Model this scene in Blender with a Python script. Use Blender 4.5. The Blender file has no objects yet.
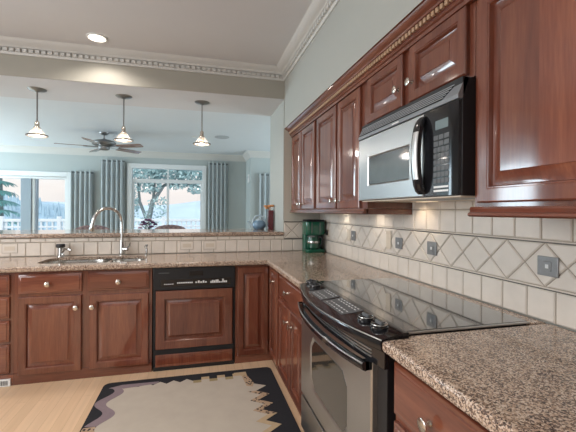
import bpy, bmesh, math, random
from math import sin, cos, pi, radians
from mathutils import Vector

# ------------------------------------------------------------------ camera, sky, light
S = bpy.context.scene
COL = S.collection
cam_d = bpy.data.cameras.new('camera')
cam = bpy.data.objects.new('camera', cam_d)
COL.objects.link(cam)
cam.location = (0, 0, 1.35)
cam.rotation_mode = 'XYZ'
from mathutils import Matrix
cam.rotation_euler = (Matrix.Rotation(-radians(14.35), 3, 'Z') @ Matrix.Rotation(pi / 2, 3, 'X') @ Matrix.Rotation(0.006, 3, 'Z')).to_euler()
cam_d.sensor_width = 36.0
cam_d.lens = 22.5
cam_d.shift_y = -0.008
cam_d.clip_start = 0.02
cam_d.clip_end = 2000
S.camera = cam

S.view_settings.view_transform = 'Standard'
S.view_settings.look = 'None'
S.view_settings.gamma = 1.0
S.view_settings.exposure = 0.0
S.cycles.use_denoising = True
S.cycles.max_bounces = 10
S.cycles.transparent_max_bounces = 12
S.cycles.sample_clamp_indirect = 6.0
S.cycles.caustics_reflective = False
S.cycles.caustics_refractive = False

W = bpy.data.worlds.new('sky')
S.world = W
W.use_nodes = True
nt = W.node_tree
nt.nodes.clear()
wo = nt.nodes.new('ShaderNodeOutputWorld')
bg = nt.nodes.new('ShaderNodeBackground')
tc = nt.nodes.new('ShaderNodeTexCoord')
sx = nt.nodes.new('ShaderNodeSeparateXYZ')
rp = nt.nodes.new('ShaderNodeValToRGB')
nz = nt.nodes.new('ShaderNodeTexNoise')
mp = nt.nodes.new('ShaderNodeMapping')
mp.inputs['Scale'].default_value = (2.0, 2.0, 9.0)
nz.inputs['Scale'].default_value = 2.0
nz.inputs['Detail'].default_value = 4
ma = nt.nodes.new('ShaderNodeMath'); ma.operation = 'MULTIPLY_ADD'
ma.inputs[1].default_value = 0.16; ma.inputs[2].default_value = -0.08
ad = nt.nodes.new('ShaderNodeMath'); ad.operation = 'ADD'
nt.links.new(tc.outputs['Generated'], sx.inputs[0])
nt.links.new(tc.outputs['Generated'], mp.inputs[0])
nt.links.new(mp.outputs[0], nz.inputs['Vector'])
nt.links.new(nz.outputs['Fac'], ma.inputs[0])
nt.links.new(sx.outputs['Z'], ad.inputs[0])
nt.links.new(ma.outputs[0], ad.inputs[1])
nt.links.new(ad.outputs[0], rp.inputs[0])
els = rp.color_ramp.elements
els[0].position = 0.0; els[0].color = (0.70, 0.665, 0.65, 1)
els[1].position = 1.0; els[1].color = (0.50, 0.68, 0.90, 1)
e = els.new(0.05); e.color = (0.755, 0.71, 0.68, 1)
e = els.new(0.13); e.color = (0.84, 0.87, 0.90, 1)
e = els.new(0.4); e.color = (0.80, 0.90, 1.0, 1)
nt.links.new(rp.outputs[0], bg.inputs[0])
bg.inputs[1].default_value = 1.3
nt.links.new(bg.outputs[0], wo.inputs[0])


def area(name, loc, target, sx_, sy_, power, color):
    d = bpy.data.lights.new(name, 'AREA')
    d.shape = 'RECTANGLE'; d.size = sx_; d.size_y = sy_; d.energy = power; d.color = color
    o = bpy.data.objects.new(name, d)
    COL.objects.link(o)
    o.location = loc
    o.rotation_euler = (Vector(target) - Vector(loc)).to_track_quat('-Z', 'Y').to_euler()
    return o


def spot(name, loc, power, color, ang=120, blend=0.6, r=0.05, aim=None):
    d = bpy.data.lights.new(name, 'SPOT')
    d.energy = power; d.color = color; d.spot_size = radians(ang); d.spot_blend = blend; d.shadow_soft_size = r
    o = bpy.data.objects.new(name, d)
    COL.objects.link(o)
    o.location = loc
    if aim: o.rotation_euler = Vector(aim).to_track_quat('-Z', 'Y').to_euler()
    return o


WARM = (1.0, 0.925, 0.85)
DAY = (0.86, 0.94, 1.0)
BLUE = (0.72, 0.89, 1.0)
# added fill lights on windowless walls out of the frame: behind the camera, kitchen left, living room left and right
area('fill_kitchen_rear', (-1.0, -2.42, 1.55), (-0.6, 2.5, 1.5), 3.4, 2.0, 20, (0.96, 0.97, 1.0))
area('fill_kitchen_side', (-3.12, 1.3, 1.6), (0.5, 1.6, 1.2), 3.0, 1.9, 118, (0.95, 0.97, 1.0))
area('fill_living_side', (-5.92, 6.5, 1.5), (0.0, 6.2, 1.7), 3.0, 2.2, 250, BLUE)
area('fill_living_end', (3.9, 6.0, 1.5), (0.0, 6.2, 1.9), 2.2, 2.2, 85, BLUE)
sun_d = bpy.data.lights.new('exterior_fill_sun', 'SUN'); sun_d.energy = 2.2; sun_d.angle = radians(12); sun_d.color = (1.0, 0.95, 0.9)  # sun lamp added to brighten the deck, trees and hills
sun = bpy.data.objects.new('exterior_fill_sun', sun_d); COL.objects.link(sun)
sun.rotation_euler = Vector((0.35, 0.75, -0.6)).to_track_quat('-Z', 'Y').to_euler()
# recessed cans out of the frame
for cx, cy in ((-0.87, 1.7), (-0.1, 2.5), (-0.5, 0.3), (-0.87, -0.9), (-2.1, 1.7), (-2.1, 3.55)):
    spot('recessed_can', (cx, cy, 2.87), 44, WARM, 130, 0.6, 0.16)

# ------------------------------------------------------------------ helpers
ORG = {}


def tag(o, label=None, cat=None, group=None, kind=None):
    if label: o['label'] = label
    if cat: o['category'] = cat
    if group: o['group'] = group
    if kind: o['kind'] = kind
    return o


def empty(name, loc, label=None, cat=None, group=None, kind=None):
    o = bpy.data.objects.new(name, None)
    o.empty_display_size = 0.1
    COL.objects.link(o)
    o.location = loc
    ORG[o.name] = Vector(loc)
    return tag(o, label, cat, group, kind)


class MB:
    def __init__(s):
        s.v = []; s.f = []; s.m = []; s.mi = 0

    def add(s, vs, fs):
        n = len(s.v)
        s.v += [tuple(p) for p in vs]
        s.f += [tuple(i + n for i in f) for f in fs]
        s.m += [s.mi] * len(fs)

    def box(s, x0, x1, y0, y1, z0, z1, b=0.0, seg=2):
        if x0 > x1: x0, x1 = x1, x0
        if y0 > y1: y0, y1 = y1, y0
        if z0 > z1: z0, z1 = z1, z0
        vs = [(x, y, z) for x in (x0, x1) for y in (y0, y1) for z in (z0, z1)]
        fs = [(0, 1, 3, 2), (4, 6, 7, 5), (0, 4, 5, 1), (2, 3, 7, 6), (0, 2, 6, 4), (1, 5, 7, 3)]
        if b <= 0:
            s.add(vs, fs); return s
        bm = bmesh.new()
        bv = [bm.verts.new(p) for p in vs]
        for f in fs: bm.faces.new([bv[i] for i in f])
        bmesh.ops.bevel(bm, geom=bm.edges[:], offset=min(b, 0.45 * min(x1 - x0, y1 - y0, z1 - z0)), segments=seg, affect='EDGES', profile=0.5)
        bm.verts.index_update()
        s.add([v.co[:] for v in bm.verts], [[v.index for v in f.verts] for f in bm.faces])
        bm.free()
        return s

    def loft(s, rings, cap0=True, cap1=True, closed=True):
        n = len(rings[0]); vs = [p for r in rings for p in r]; fs = []
        for k in range(len(rings) - 1):
            for i in range(n if closed else n - 1):
                j = (i + 1) % n
                fs.append((k * n + i, k * n + j, (k + 1) * n + j, (k + 1) * n + i))
        if cap0: fs.append(tuple(range(n - 1, -1, -1)))
        if cap1: fs.append(tuple((len(rings) - 1) * n + i for i in range(n)))
        s.add(vs, fs)
        return s

    def tube(s, pts, r, n=8, caps=True):
        pts = [Vector(p) for p in pts]
        rr = r if isinstance(r, (list, tuple)) else [r] * len(pts)
        t0 = (pts[1] - pts[0]).normalized()
        ref = Vector((0, 0, 1)) if abs(t0.z) < 0.9 else Vector((1, 0, 0))
        a = t0.cross(ref).normalized()
        rings = []
        for i, p in enumerate(pts):
            if i == 0: t = t0
            elif i == len(pts) - 1: t = (pts[-1] - pts[-2]).normalized()
            else: t = ((pts[i] - pts[i - 1]).normalized() + (pts[i + 1] - pts[i]).normalized()).normalized()
            a = (a - t * a.dot(t)).normalized()
            b = t.cross(a)
            rings.append([p + (a * cos(2 * pi * k / n) + b * sin(2 * pi * k / n)) * rr[i] for k in range(n)])
        return s.loft(rings, caps, caps)

    def lathe(s, prof, c=(0, 0, 0), n=24, axis='z', caps=True):
        """prof: (radius, height along axis)"""
        rings = []
        for r, h in prof:
            ring = []
            for k in range(n):
                a = 2 * pi * k / n
                p, q = r * cos(a), r * sin(a)
                if axis == 'z': ring.append((c[0] + p, c[1] + q, c[2] + h))
                elif axis == 'x': ring.append((c[0] + h, c[1] + p, c[2] + q))
                else: ring.append((c[0] + p, c[1] + h, c[2] + q))
            rings.append(ring)
        return s.loft(rings, caps, caps)

    def sphere(s, c, r, sz=1.0, n=12, k=7):
        return s.lathe([(max(1e-4, r * sin(pi * i / k)), -r * sz * cos(pi * i / k)) for i in range(k + 1)], c, n)

    def build(s, name, mat, parent=None, org=None, smooth=30):
        if parent is not None:
            o0 = ORG[parent.name]
        elif org is not None:
            o0 = Vector(org)
        else:
            xs = [p[0] for p in s.v]; ys = [p[1] for p in s.v]; zs = [p[2] for p in s.v]
            o0 = Vector(((min(xs) + max(xs)) / 2, (min(ys) + max(ys)) / 2, min(zs)))
        me = bpy.data.meshes.new(name)
        me.from_pydata([(p[0] - o0.x, p[1] - o0.y, p[2] - o0.z) for p in s.v], [], s.f)
        for m in (mat if isinstance(mat, (list, tuple)) else [mat]): me.materials.append(m)
        for p, i in zip(me.polygons, s.m): p.material_index = i
        bm = bmesh.new(); bm.from_mesh(me)
        bmesh.ops.recalc_face_normals(bm, faces=bm.faces[:])
        bm.to_mesh(me); bm.free()
        if smooth:
            me.polygons.foreach_set('use_smooth', [True] * len(me.polygons))
            me.set_sharp_from_angle(angle=radians(smooth))
        for p in me.polygons:               # broad flat faces keep their own normal
            if p.area > 2e-4 and max(abs(c_) for c_ in p.normal) > 0.999999: p.use_smooth = False
        me.update()
        o = bpy.data.objects.new(name, me)
        COL.objects.link(o)
        if parent is not None:
            o.parent = parent
        else:
            o.location = o0
        ORG[o.name] = o0
        return o


def copy_tree(o, parent=None):
    c = o.copy(); COL.objects.link(c)
    ORG[c.name] = ORG[o.name]
    if parent is not None: c.parent = parent
    for ch in list(o.children): copy_tree(ch, c)
    return c


def struct(o):
    o['kind'] = 'structure'
    return o


# ------------------------------------------------------------------ materials
def newmat(name):
    m = bpy.data.materials.new(name); m.use_nodes = True
    n = m.node_tree
    return m, n, n.nodes['Principled BSDF']


def pbr(name, col, rough=0.5, metal=0.0, spec=0.5, coat=0.0, emit=None, es=0.0, noise=0.0, nscale=20.0, bump=0.0, trans=0.0, ior=1.45):
    m, n, b = newmat(name)
    b.inputs['Base Color'].default_value = (*col, 1)
    b.inputs['Roughness'].default_value = rough
    b.inputs['Metallic'].default_value = metal
    b.inputs['Specular IOR Level'].default_value = spec
    b.inputs['Coat Weight'].default_value = coat
    b.inputs['Coat Roughness'].default_value = 0.08
    b.inputs['Transmission Weight'].default_value = trans
    b.inputs['IOR'].default_value = ior
    if emit:
        b.inputs['Emission Color'].default_value = (*emit, 1)
        b.inputs['Emission Strength'].default_value = es
    tcn = n.nodes.new('ShaderNodeTexCoord'); nn = n.nodes.new('ShaderNodeTexNoise')
    nn.inputs['Scale'].default_value = nscale; nn.inputs['Detail'].default_value = 3
    n.links.new(tcn.outputs['Object'], nn.inputs['Vector'])
    if noise:
        mx = n.nodes.new('ShaderNodeMix'); mx.data_type = 'RGBA'
        mx.inputs[6].default_value = (*[c * (1 - noise) for c in col], 1)
        mx.inputs[7].default_value = (*[min(1, c * (1 + noise)) for c in col], 1)
        n.links.new(nn.outputs['Fac'], mx.inputs[0]); n.links.new(mx.outputs[2], b.inputs['Base Color'])
    if bump:
        bp = n.nodes.new('ShaderNodeBump'); bp.inputs['Strength'].default_value = bump; bp.inputs['Distance'].default_value = 0.002
        n.links.new(nn.outputs['Fac'], bp.inputs['Height']); n.links.new(bp.outputs[0], b.inputs['Normal'])
    return m


def wood(name, axis, dark, mid, light, rough=0.4, tone_step=None):
    """cherry: stretched noise grain; axis = grain direction"""
    m, n, b = newmat(name)
    t = n.nodes.new('ShaderNodeTexCoord'); oi = n.nodes.new('ShaderNodeObjectInfo')
    mu = n.nodes.new('ShaderNodeMath'); mu.operation = 'MULTIPLY'; mu.inputs[1].default_value = 7.0
    n.links.new(oi.outputs['Random'], mu.inputs[0])
    va = n.nodes.new('ShaderNodeVectorMath'); va.operation = 'ADD'
    n.links.new(t.outputs['Object'], va.inputs[0]); n.links.new(mu.outputs[0], va.inputs[1])
    mpn = n.nodes.new('ShaderNodeMapping')
    sc = [16.0, 16.0, 16.0]; sc['xyz'.index(axis)] = 1.3
    mpn.inputs['Scale'].default_value = sc
    n.links.new(va.outputs[0], mpn.inputs[0])
    big = n.nodes.new('ShaderNodeTexNoise'); big.inputs['Scale'].default_value = 0.55; big.inputs['Detail'].default_value = 5; big.inputs['Distortion'].default_value = 1.1
    fine = n.nodes.new('ShaderNodeTexNoise'); fine.inputs['Scale'].default_value = 7.0; fine.inputs['Detail'].default_value = 4
    n.links.new(mpn.outputs[0], big.inputs['Vector']); n.links.new(mpn.outputs[0], fine.inputs['Vector'])
    mx = n.nodes.new('ShaderNodeMix'); mx.data_type = 'FLOAT'; mx.inputs[0].default_value = 0.38
    n.links.new(big.outputs['Fac'], mx.inputs[2]); n.links.new(fine.outputs['Fac'], mx.inputs[3])
    r = n.nodes.new('ShaderNodeValToRGB')
    e = r.color_ramp.elements
    e[0].position = 0.3; e[0].color = (*dark, 1); e[1].position = 0.72; e[1].color = (*light, 1)
    q = e.new(0.5); q.color = (*mid, 1)
    n.links.new(mx.outputs[0], r.inputs[0])
    hs = n.nodes.new('ShaderNodeHueSaturation')
    mr = n.nodes.new('ShaderNodeMapRange'); mr.inputs['To Min'].default_value = 0.88; mr.inputs['To Max'].default_value = 1.14
    n.links.new(oi.outputs['Random'], mr.inputs[0])
    last = mr.outputs[0]
    if tone_step is not None:            # reflection edge painted into the wood tone, seam across the panel at y = seam (object space)
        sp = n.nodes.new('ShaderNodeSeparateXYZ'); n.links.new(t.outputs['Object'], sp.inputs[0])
        lt = n.nodes.new('ShaderNodeMath'); lt.operation = 'LESS_THAN'; lt.inputs[1].default_value = tone_step
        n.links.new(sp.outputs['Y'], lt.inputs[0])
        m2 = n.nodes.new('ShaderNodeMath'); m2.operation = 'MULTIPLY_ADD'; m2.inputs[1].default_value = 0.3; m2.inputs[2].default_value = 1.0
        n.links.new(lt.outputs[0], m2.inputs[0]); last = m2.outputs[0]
    n.links.new(last, hs.inputs['Value']); n.links.new(r.outputs[0], hs.inputs['Color'])
    n.links.new(hs.outputs[0], b.inputs['Base Color'])
    b.inputs['Roughness'].default_value = rough
    b.inputs['Specular IOR Level'].default_value = 0.2
    b.inputs['Coat Weight'].default_value = 1.0; b.inputs['Coat Roughness'].default_value = 0.085; b.inputs['Coat IOR'].default_value = 1.75
    bp = n.nodes.new('ShaderNodeBump'); bp.inputs['Strength'].default_value = 0.06; bp.inputs['Distance'].default_value = 0.001
    n.links.new(fine.outputs['Fac'], bp.inputs['Height']); n.links.new(bp.outputs[0], b.inputs['Normal'])
    return m


CH = ((0.092, 0.022, 0.011), (0.148, 0.040, 0.0205), (0.220, 0.071, 0.035))
M = {}
M['cherry_z'] = wood('cherry_vertical_grain', 'z', *CH)
M['cherry_x'] = wood('cherry_grain_along_x', 'x', *CH)
M['cherry_y'] = wood('cherry_grain_along_y', 'y', *CH)
M['cherry_reflect'] = wood('cherry_reflection_edge', 'z', *CH, tone_step=0.25)  # lighter side imitates a reflection on the panel


def granite():
    m, n, b = newmat('speckled_granite')
    t = n.nodes.new('ShaderNodeTexCoord')
    v1 = n.nodes.new('ShaderNodeTexVoronoi'); v1.inputs['Scale'].default_value = 235
    n1 = n.nodes.new('ShaderNodeTexNoise'); n1.inputs['Scale'].default_value = 16; n1.inputs['Detail'].default_value = 4
    v2 = n.nodes.new('ShaderNodeTexVoronoi'); v2.inputs['Scale'].default_value = 340
    for x in (v1, n1, v2): n.links.new(t.outputs['Object'], x.inputs['Vector'])
    s1 = n.nodes.new('ShaderNodeSeparateColor'); n.links.new(v1.outputs['Color'], s1.inputs[0])
    s2 = n.nodes.new('ShaderNodeSeparateColor'); n.links.new(v2.outputs['Color'], s2.inputs[0])
    a = n.nodes.new('ShaderNodeMath'); a.operation = 'MULTIPLY_ADD'; a.inputs[1].default_value = 0.42
    n.links.new(n1.outputs['Fac'], a.inputs[0]); n.links.new(s1.outputs[0], a.inputs[2])
    r = n.nodes.new('ShaderNodeValToRGB'); r.color_ramp.interpolation = 'LINEAR'
    e = r.color_ramp.elements
    e[0].position = 0.2; e[0].color = (0.045, 0.03, 0.026, 1)
    e[1].position = 1.0; e[1].color = (0.62, 0.50, 0.40, 1)
    for p, c in ((0.36, (0.11, 0.076, 0.060)), (0.52, (0.29, 0.195, 0.14)), (0.70, (0.42, 0.30, 0.22)), (0.86, (0.52, 0.385, 0.29))):
        q = e.new(p); q.color = (*c, 1)
    n.links.new(a.outputs[0], r.inputs[0])
    gt = n.nodes.new('ShaderNodeMath'); gt.operation = 'GREATER_THAN'; gt.inputs[1].default_value = 0.83
    n.links.new(s2.outputs[1], gt.inputs[0])
    mx = n.nodes.new('ShaderNodeMix'); mx.data_type = 'RGBA'; mx.inputs[7].default_value = (0.12, 0.085, 0.075, 1)
    n.links.new(gt.outputs[0], mx.inputs[0]); n.links.new(r.outputs[0], mx.inputs[6])
    n.links.new(mx.outputs[2], b.inputs['Base Color'])
    b.inputs['Roughness'].default_value = 0.10
    b.inputs['Specular IOR Level'].default_value = 0.5
    return m


def planks():
    m, n, b = newmat('maple_strip_floor')
    t = n.nodes.new('ShaderNodeTexCoord')
    mpn = n.nodes.new('ShaderNodeMapping'); mpn.inputs['Rotation'].default_value = (0, 0, pi / 2)
    n.links.new(t.outputs['Object'], mpn.inputs[0])
    br = n.nodes.new('ShaderNodeTexBrick')
    br.inputs['Scale'].default_value = 1.0
    br.inputs['Brick Width'].default_value = 0.9; br.inputs['Row Height'].default_value = 0.07
    br.inputs['Mortar Size'].default_value = 0.0012; br.inputs['Mortar Smooth'].default_value = 0.3
    br.inputs['Color1'].default_value = (0.66, 0.47, 0.31, 1); br.inputs['Color2'].default_value = (0.61, 0.425, 0.27, 1)
    br.inputs['Mortar'].default_value = (0.46, 0.31, 0.19, 1)
    br.offset = 0.37
    n.links.new(mpn.outputs[0], br.inputs['Vector'])
    m2 = n.nodes.new('ShaderNodeMapping'); m2.inputs['Scale'].default_value = (30, 2.0, 30)
    n.links.new(t.outputs['Object'], m2.inputs[0])
    nn = n.nodes.new('ShaderNodeTexNoise'); nn.inputs['Scale'].default_value = 1.0; nn.inputs['Detail'].default_value = 4
    n.links.new(m2.outputs[0], nn.inputs['Vector'])
    mr = n.nodes.new('ShaderNodeMapRange'); mr.inputs['To Min'].default_value = 0.82; mr.inputs['To Max'].default_value = 1.16
    n.links.new(nn.outputs['Fac'], mr.inputs[0])
    hs = n.nodes.new('ShaderNodeHueSaturation'); n.links.new(mr.outputs[0], hs.inputs['Value']); n.links.new(br.outputs['Color'], hs.inputs['Color'])
    n.links.new(hs.outputs[0], b.inputs['Base Color'])
    b.inputs['Roughness'].default_value = 0.32
    return m


def glass(name, tint=(1, 1, 1), refl=1.0):
    m = bpy.data.materials.new(name); m.use_nodes = True
    n = m.node_tree; n.nodes.clear()
    o = n.nodes.new('ShaderNodeOutputMaterial'); mx = n.nodes.new('ShaderNodeMixShader')
    tr = n.nodes.new('ShaderNodeBsdfTransparent'); gl = n.nodes.new('ShaderNodeBsdfGlossy'); fr = n.nodes.new('ShaderNodeFresnel')
    tr.inputs[0].default_value = (*tint, 1); gl.inputs['Roughness'].default_value = 0.02
    fr.inputs['IOR'].default_value = 1.35
    n.links.new(fr.outputs[0], mx.inputs[0]); n.links.new(tr.outputs[0], mx.inputs[1]); n.links.new(gl.outputs[0], mx.inputs[2])
    n.links.new(mx.outputs[0], o.inputs[0])
    return m


def plaid(name, c1, c2, sc):
    m, n, b = newmat(name)
    t = n.nodes.new('ShaderNodeTexCoord'); ck = n.nodes.new('ShaderNodeTexChecker')
    ck.inputs['Scale'].default_value = sc; ck.inputs['Color1'].default_value = (*c1, 1); ck.inputs['Color2'].default_value = (*c2, 1)
    n.links.new(t.outputs['Object'], ck.inputs['Vector']); n.links.new(ck.outputs['Color'], b.inputs['Base Color'])
    b.inputs['Roughness'].default_value = 0.85
    return m


def leopard(name, c1, c2, sc):
    m, n, b = newmat(name)
    t = n.nodes.new('ShaderNodeTexCoord'); v = n.nodes.new('ShaderNodeTexVoronoi'); v.inputs['Scale'].default_value = sc
    r = n.nodes.new('ShaderNodeValToRGB'); r.color_ramp.interpolation = 'CONSTANT'
    r.color_ramp.elements[0].color = (*c2, 1); r.color_ramp.elements[1].position = 0.36; r.color_ramp.elements[1].color = (*c1, 1)
    n.links.new(t.outputs['Object'], v.inputs['Vector']); n.links.new(v.outputs['Distance'], r.inputs[0]); n.links.new(r.outputs[0], b.inputs['Base Color'])
    b.inputs['Roughness'].default_value = 0.95
    return m


M['granite'] = granite()
M['floor'] = planks()
M['tile'] = pbr('stone_tile', (0.69, 0.63, 0.56), 0.34, noise=0.10, nscale=14, bump=0.15)
M['grout'] = pbr('grout', (0.40, 0.35, 0.29), 0.9, noise=0.08)
M['listello'] = pbr('dark_liner_tile', (0.10, 0.095, 0.09), 0.35, noise=0.2)
M['wall'] = pbr('sage_wall_paint', (0.38, 0.39, 0.36), 0.75, noise=0.02, nscale=6)
M['wall_pier'] = pbr('tan_wall_paint', (0.53, 0.51, 0.44), 0.75, noise=0.02, nscale=6)
M['wall_living'] = pbr('grey_green_wall_paint', (0.45, 0.49, 0.48), 0.8, noise=0.02, nscale=6)
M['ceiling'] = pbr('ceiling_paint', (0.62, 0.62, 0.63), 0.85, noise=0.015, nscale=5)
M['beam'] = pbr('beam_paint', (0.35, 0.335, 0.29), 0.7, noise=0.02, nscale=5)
M['ceiling_living'] = pbr('living_ceiling_paint', (0.68, 0.73, 0.77), 0.85, noise=0.015, nscale=5)
M['trimpaint'] = pbr('crown_paint', (0.56, 0.555, 0.53), 0.5, noise=0.02)
M['white'] = pbr('white_paint', (0.74, 0.76, 0.76), 0.4, noise=0.02)
M['greytrim'] = pbr('grey_door_paint', (0.24, 0.28, 0.31), 0.5, noise=0.03)
M['nickel'] = pbr('brushed_nickel', (0.64, 0.58, 0.51), 0.24, 1.0, noise=0.04)
M['chrome'] = pbr('chrome', (0.58, 0.58, 0.57), 0.12, 1.0, noise=0.02)
M['steel'] = pbr('stainless_steel', (0.56, 0.56, 0.56), 0.30, 1.0, noise=0.06, nscale=3)
M['steel_sink'] = pbr('sink_steel', (0.62, 0.61, 0.58), 0.2, 1.0, noise=0.05)
M['blackgloss'] = pbr('black_gloss', (0.010, 0.010, 0.012), 0.10, coat=0.3, noise=0.1)
M['blackmatte'] = pbr('black_plastic', (0.014, 0.014, 0.016), 0.38, noise=0.15)
M['blackglass'] = pbr('black_ceramic_glass', (0.012, 0.012, 0.012), 0.03, spec=0.9, coat=1.0, noise=0.1)
M['ovenglass'] = pbr('oven_window_glass', (0.03, 0.026, 0.02), 0.05, spec=0.9, coat=0.6, noise=0.1)
M['mwglass'] = pbr('microwave_window_glass', (0.10, 0.115, 0.12), 0.06, spec=0.9, coat=0.6, noise=0.1)
M['keygrey'] = pbr('grey_key_plastic', (0.10, 0.105, 0.11), 0.4, noise=0.1)
M['louvergrey'] = pbr('louver_grey', (0.24, 0.26, 0.28), 0.3, 0.3, coat=0.3, noise=0.05)
M['fin'] = pbr('grey_fin', (0.34, 0.36, 0.38), 0.4, noise=0.05)
M['slot'] = pbr('dark_slot', (0.004, 0.004, 0.004), 0.8, spec=0.1, noise=0.05)
M['mark'] = pbr('pale_print', (0.72, 0.73, 0.73), 0.5, noise=0.05)
M['display'] = pbr('dim_display', (0.10, 0.12, 0.12), 0.15, emit=(0.5, 0.7, 0.75), es=0.12, noise=0.05)
M['pewter'] = pbr('pewter', (0.26, 0.26, 0.26), 0.42, 0.6, noise=0.15, nscale=60)
M['beigeplate'] = pbr('beige_plastic', (0.62, 0.54, 0.44), 0.4, noise=0.03)
M['green'] = pbr('dark_green_plastic', (0.006, 0.095, 0.055), 0.16, coat=0.5, noise=0.1)
M['greenglass'] = pbr('coffee_carafe_glass', (0.008, 0.075, 0.045), 0.05, spec=0.8, noise=0.1)
M['bulb'] = pbr('glowing_bulb', (1, 0.9, 0.75), 0.4, emit=(1.0, 0.66, 0.38), es=1.7, noise=0.01)
M['underside'] = pbr('lamplit_underside', (0.78, 0.70, 0.58), 0.5, noise=0.03)  # glow of the warm lamp put into the plate colour
M['lenswarm'] = pbr('warm_lens', (0.9, 0.75, 0.55), 0.4, emit=(1.0, 0.75, 0.5), es=0.8, noise=0.01)
M['lens'] = pbr('lit_lens', (1, 0.96, 0.9), 0.4, emit=(1.0, 0.9, 0.78), es=5.0, noise=0.01)
M['lampglass'] = pbr('ribbed_lamp_glass', (0.85, 0.78, 0.70), 0.2, emit=(1.0, 0.66, 0.40), es=0.05, noise=0.03)
M['lampglass'].node_tree.nodes['Principled BSDF'].inputs['Alpha'].default_value = 0.34
M['darkmetal'] = pbr('dark_nickel', (0.16, 0.14, 0.12), 0.35, 0.8, noise=0.1)
M['curtain'] = pbr('blue_grey_curtain', (0.42, 0.46, 0.47), 0.85, noise=0.08, nscale=50)
M['rod'] = pbr('dark_rod', (0.13, 0.15, 0.16), 0.5, noise=0.1)
M['glass'] = glass('window_glass')
M['rugfield'] = pbr('beige_wool', (0.42, 0.37, 0.31), 0.97, noise=0.09, nscale=9, bump=0.3)
M['rugblack'] = pbr('black_wool', (0.012, 0.012, 0.016), 0.97, noise=0.3, nscale=60, bump=0.3)
M['rugmauve'] = pbr('mauve_wool', (0.21, 0.16, 0.175), 0.97, noise=0.12, nscale=40, bump=0.3)
M['rugolive'] = pbr('olive_gold_wool', (0.27, 0.21, 0.11), 0.97, noise=0.15, nscale=40, bump=0.3)
M['rugtan'] = pbr('tan_wool', (0.42, 0.31, 0.19), 0.97, noise=0.12, nscale=40, bump=0.3)
M['rugspots'] = leopard('spotted_wool', (0.37, 0.26, 0.17), (0.03, 0.02, 0.02), 42)
M['upholstery'] = plaid('plaid_upholstery', (0.32, 0.23, 0.22), (0.20, 0.145, 0.155), 32)
M['darkwood'] = wood('dark_chair_wood', 'z', (0.03, 0.015, 0.01), (0.05, 0.025, 0.018), (0.08, 0.04, 0.03))
M['fanwood'] = wood('fan_blade_wood', 'x', (0.16, 0.08, 0.05), (0.24, 0.12, 0.08), (0.30, 0.17, 0.11))
M['fanmetal'] = pbr('antique_pewter', (0.30, 0.30, 0.30), 0.35, 0.9, noise=0.1)
M['blueceramic'] = pbr('blue_glass', (0.16, 0.27, 0.38), 0.12, coat=0.5, noise=0.15, nscale=30)
M['palemetal'] = pbr('pale_blue_enamel', (0.45, 0.55, 0.62), 0.25, noise=0.08)
M['redceramic'] = pbr('dark_red_ceramic', (0.10, 0.012, 0.018), 0.2, coat=0.4, noise=0.35, nscale=40)
M['orange'] = pbr('orange_petals', (0.62, 0.28, 0.11), 0.7, noise=0.25, nscale=50)
M['purple'] = pbr('purple_petals', (0.10, 0.03, 0.10), 0.7, noise=0.3, nscale=50)
M['pink'] = pbr('pink_petals', (0.55, 0.35, 0.42), 0.7, noise=0.2, nscale=50)
M['leaf'] = pbr('green_leaves', (0.03, 0.09, 0.05), 0.6, noise=0.3, nscale=20)
M['spruce'] = pbr('spruce_needles', (0.09, 0.28, 0.27), 0.7, noise=0.3, nscale=3)
M['oakleaf'] = pbr('haze_tinted_foliage', (0.37, 0.54, 0.55), 0.7, noise=0.35, nscale=2)  # leaves paled and blued by haze put into the colour
M['bark'] = pbr('grey_bark', (0.17, 0.22, 0.23), 0.9, noise=0.3, nscale=9)
M['hill'] = pbr('hazy_wooded_hillside', (0.38, 0.52, 0.60), 0.95, noise=0.35, nscale=0.06)  # distance haze mixed into the hill colour
M['hillfar'] = pbr('hazy_ridge', (0.50, 0.62, 0.70), 0.95, noise=0.2, nscale=0.02)  # ridge colour carries painted haze as well
M['deck'] = pbr('weathered_deck', (0.42, 0.45, 0.47), 0.8, noise=0.12, nscale=5)
M['whitewash'] = pbr('white_railing', (0.78, 0.82, 0.84), 0.5, noise=0.03)
M['ventgrey'] = pbr('vent_grey', (0.42, 0.45, 0.47), 0.5, noise=0.03)

# ------------------------------------------------------------------ room shell
RW = 1.37       # right wall plane
SF = 0.94       # soffit and jamb plane
BW = 3.86       # pass-through wall plane
LY = 4.60       # living side of the pass-through wall
FW_ = 8.30      # far wall plane
CE = 2.90; CL = 2.62; BB = 2.59


def sbox(name, mat, *boxes):
    m = MB()
    for b in boxes: m.box(*b)
    return struct(m.build(name, M[mat], smooth=0))


sbox('floor', 'floor', (-6.0, 4.0, -2.5, 8.3, -0.12, 0.0)).location
sbox('ceiling', 'ceiling', (-3.2, 1.5, -2.5, BW, CE, CE + 0.1))
sbox('ceiling_living_room', 'ceiling_living', (-6.0, 4.0, LY, 8.45, CL, CL + 0.1))
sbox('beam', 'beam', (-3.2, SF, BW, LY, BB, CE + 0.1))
sbox('beam_bounce_sheet', 'ceiling', (-3.2, SF - 0.0065, BW + 0.012, LY - 0.012, BB - 0.004, BB))  # paler sheet added under the beam, its colour imitates light bounced off the floor
sbox('wall_right', 'wall', (RW, 1.5, -2.5, LY, 0, CE))
sbox('wall_soffit', 'wall', (SF, RW, -2.5, BW, 2.262, CE))
sbox('wall_pier', 'wall_pier', (SF, RW, BW, LY, 0, CE))
sbox('wall_jamb', 'wall', (SF - 0.006, SF, BW + 0.001, LY, 1.128, CE))
sbox('wall_peninsula', 'wall_living', (-3.2, SF - 0.006, BW, LY - 0.12, 0, 1.084))
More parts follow.
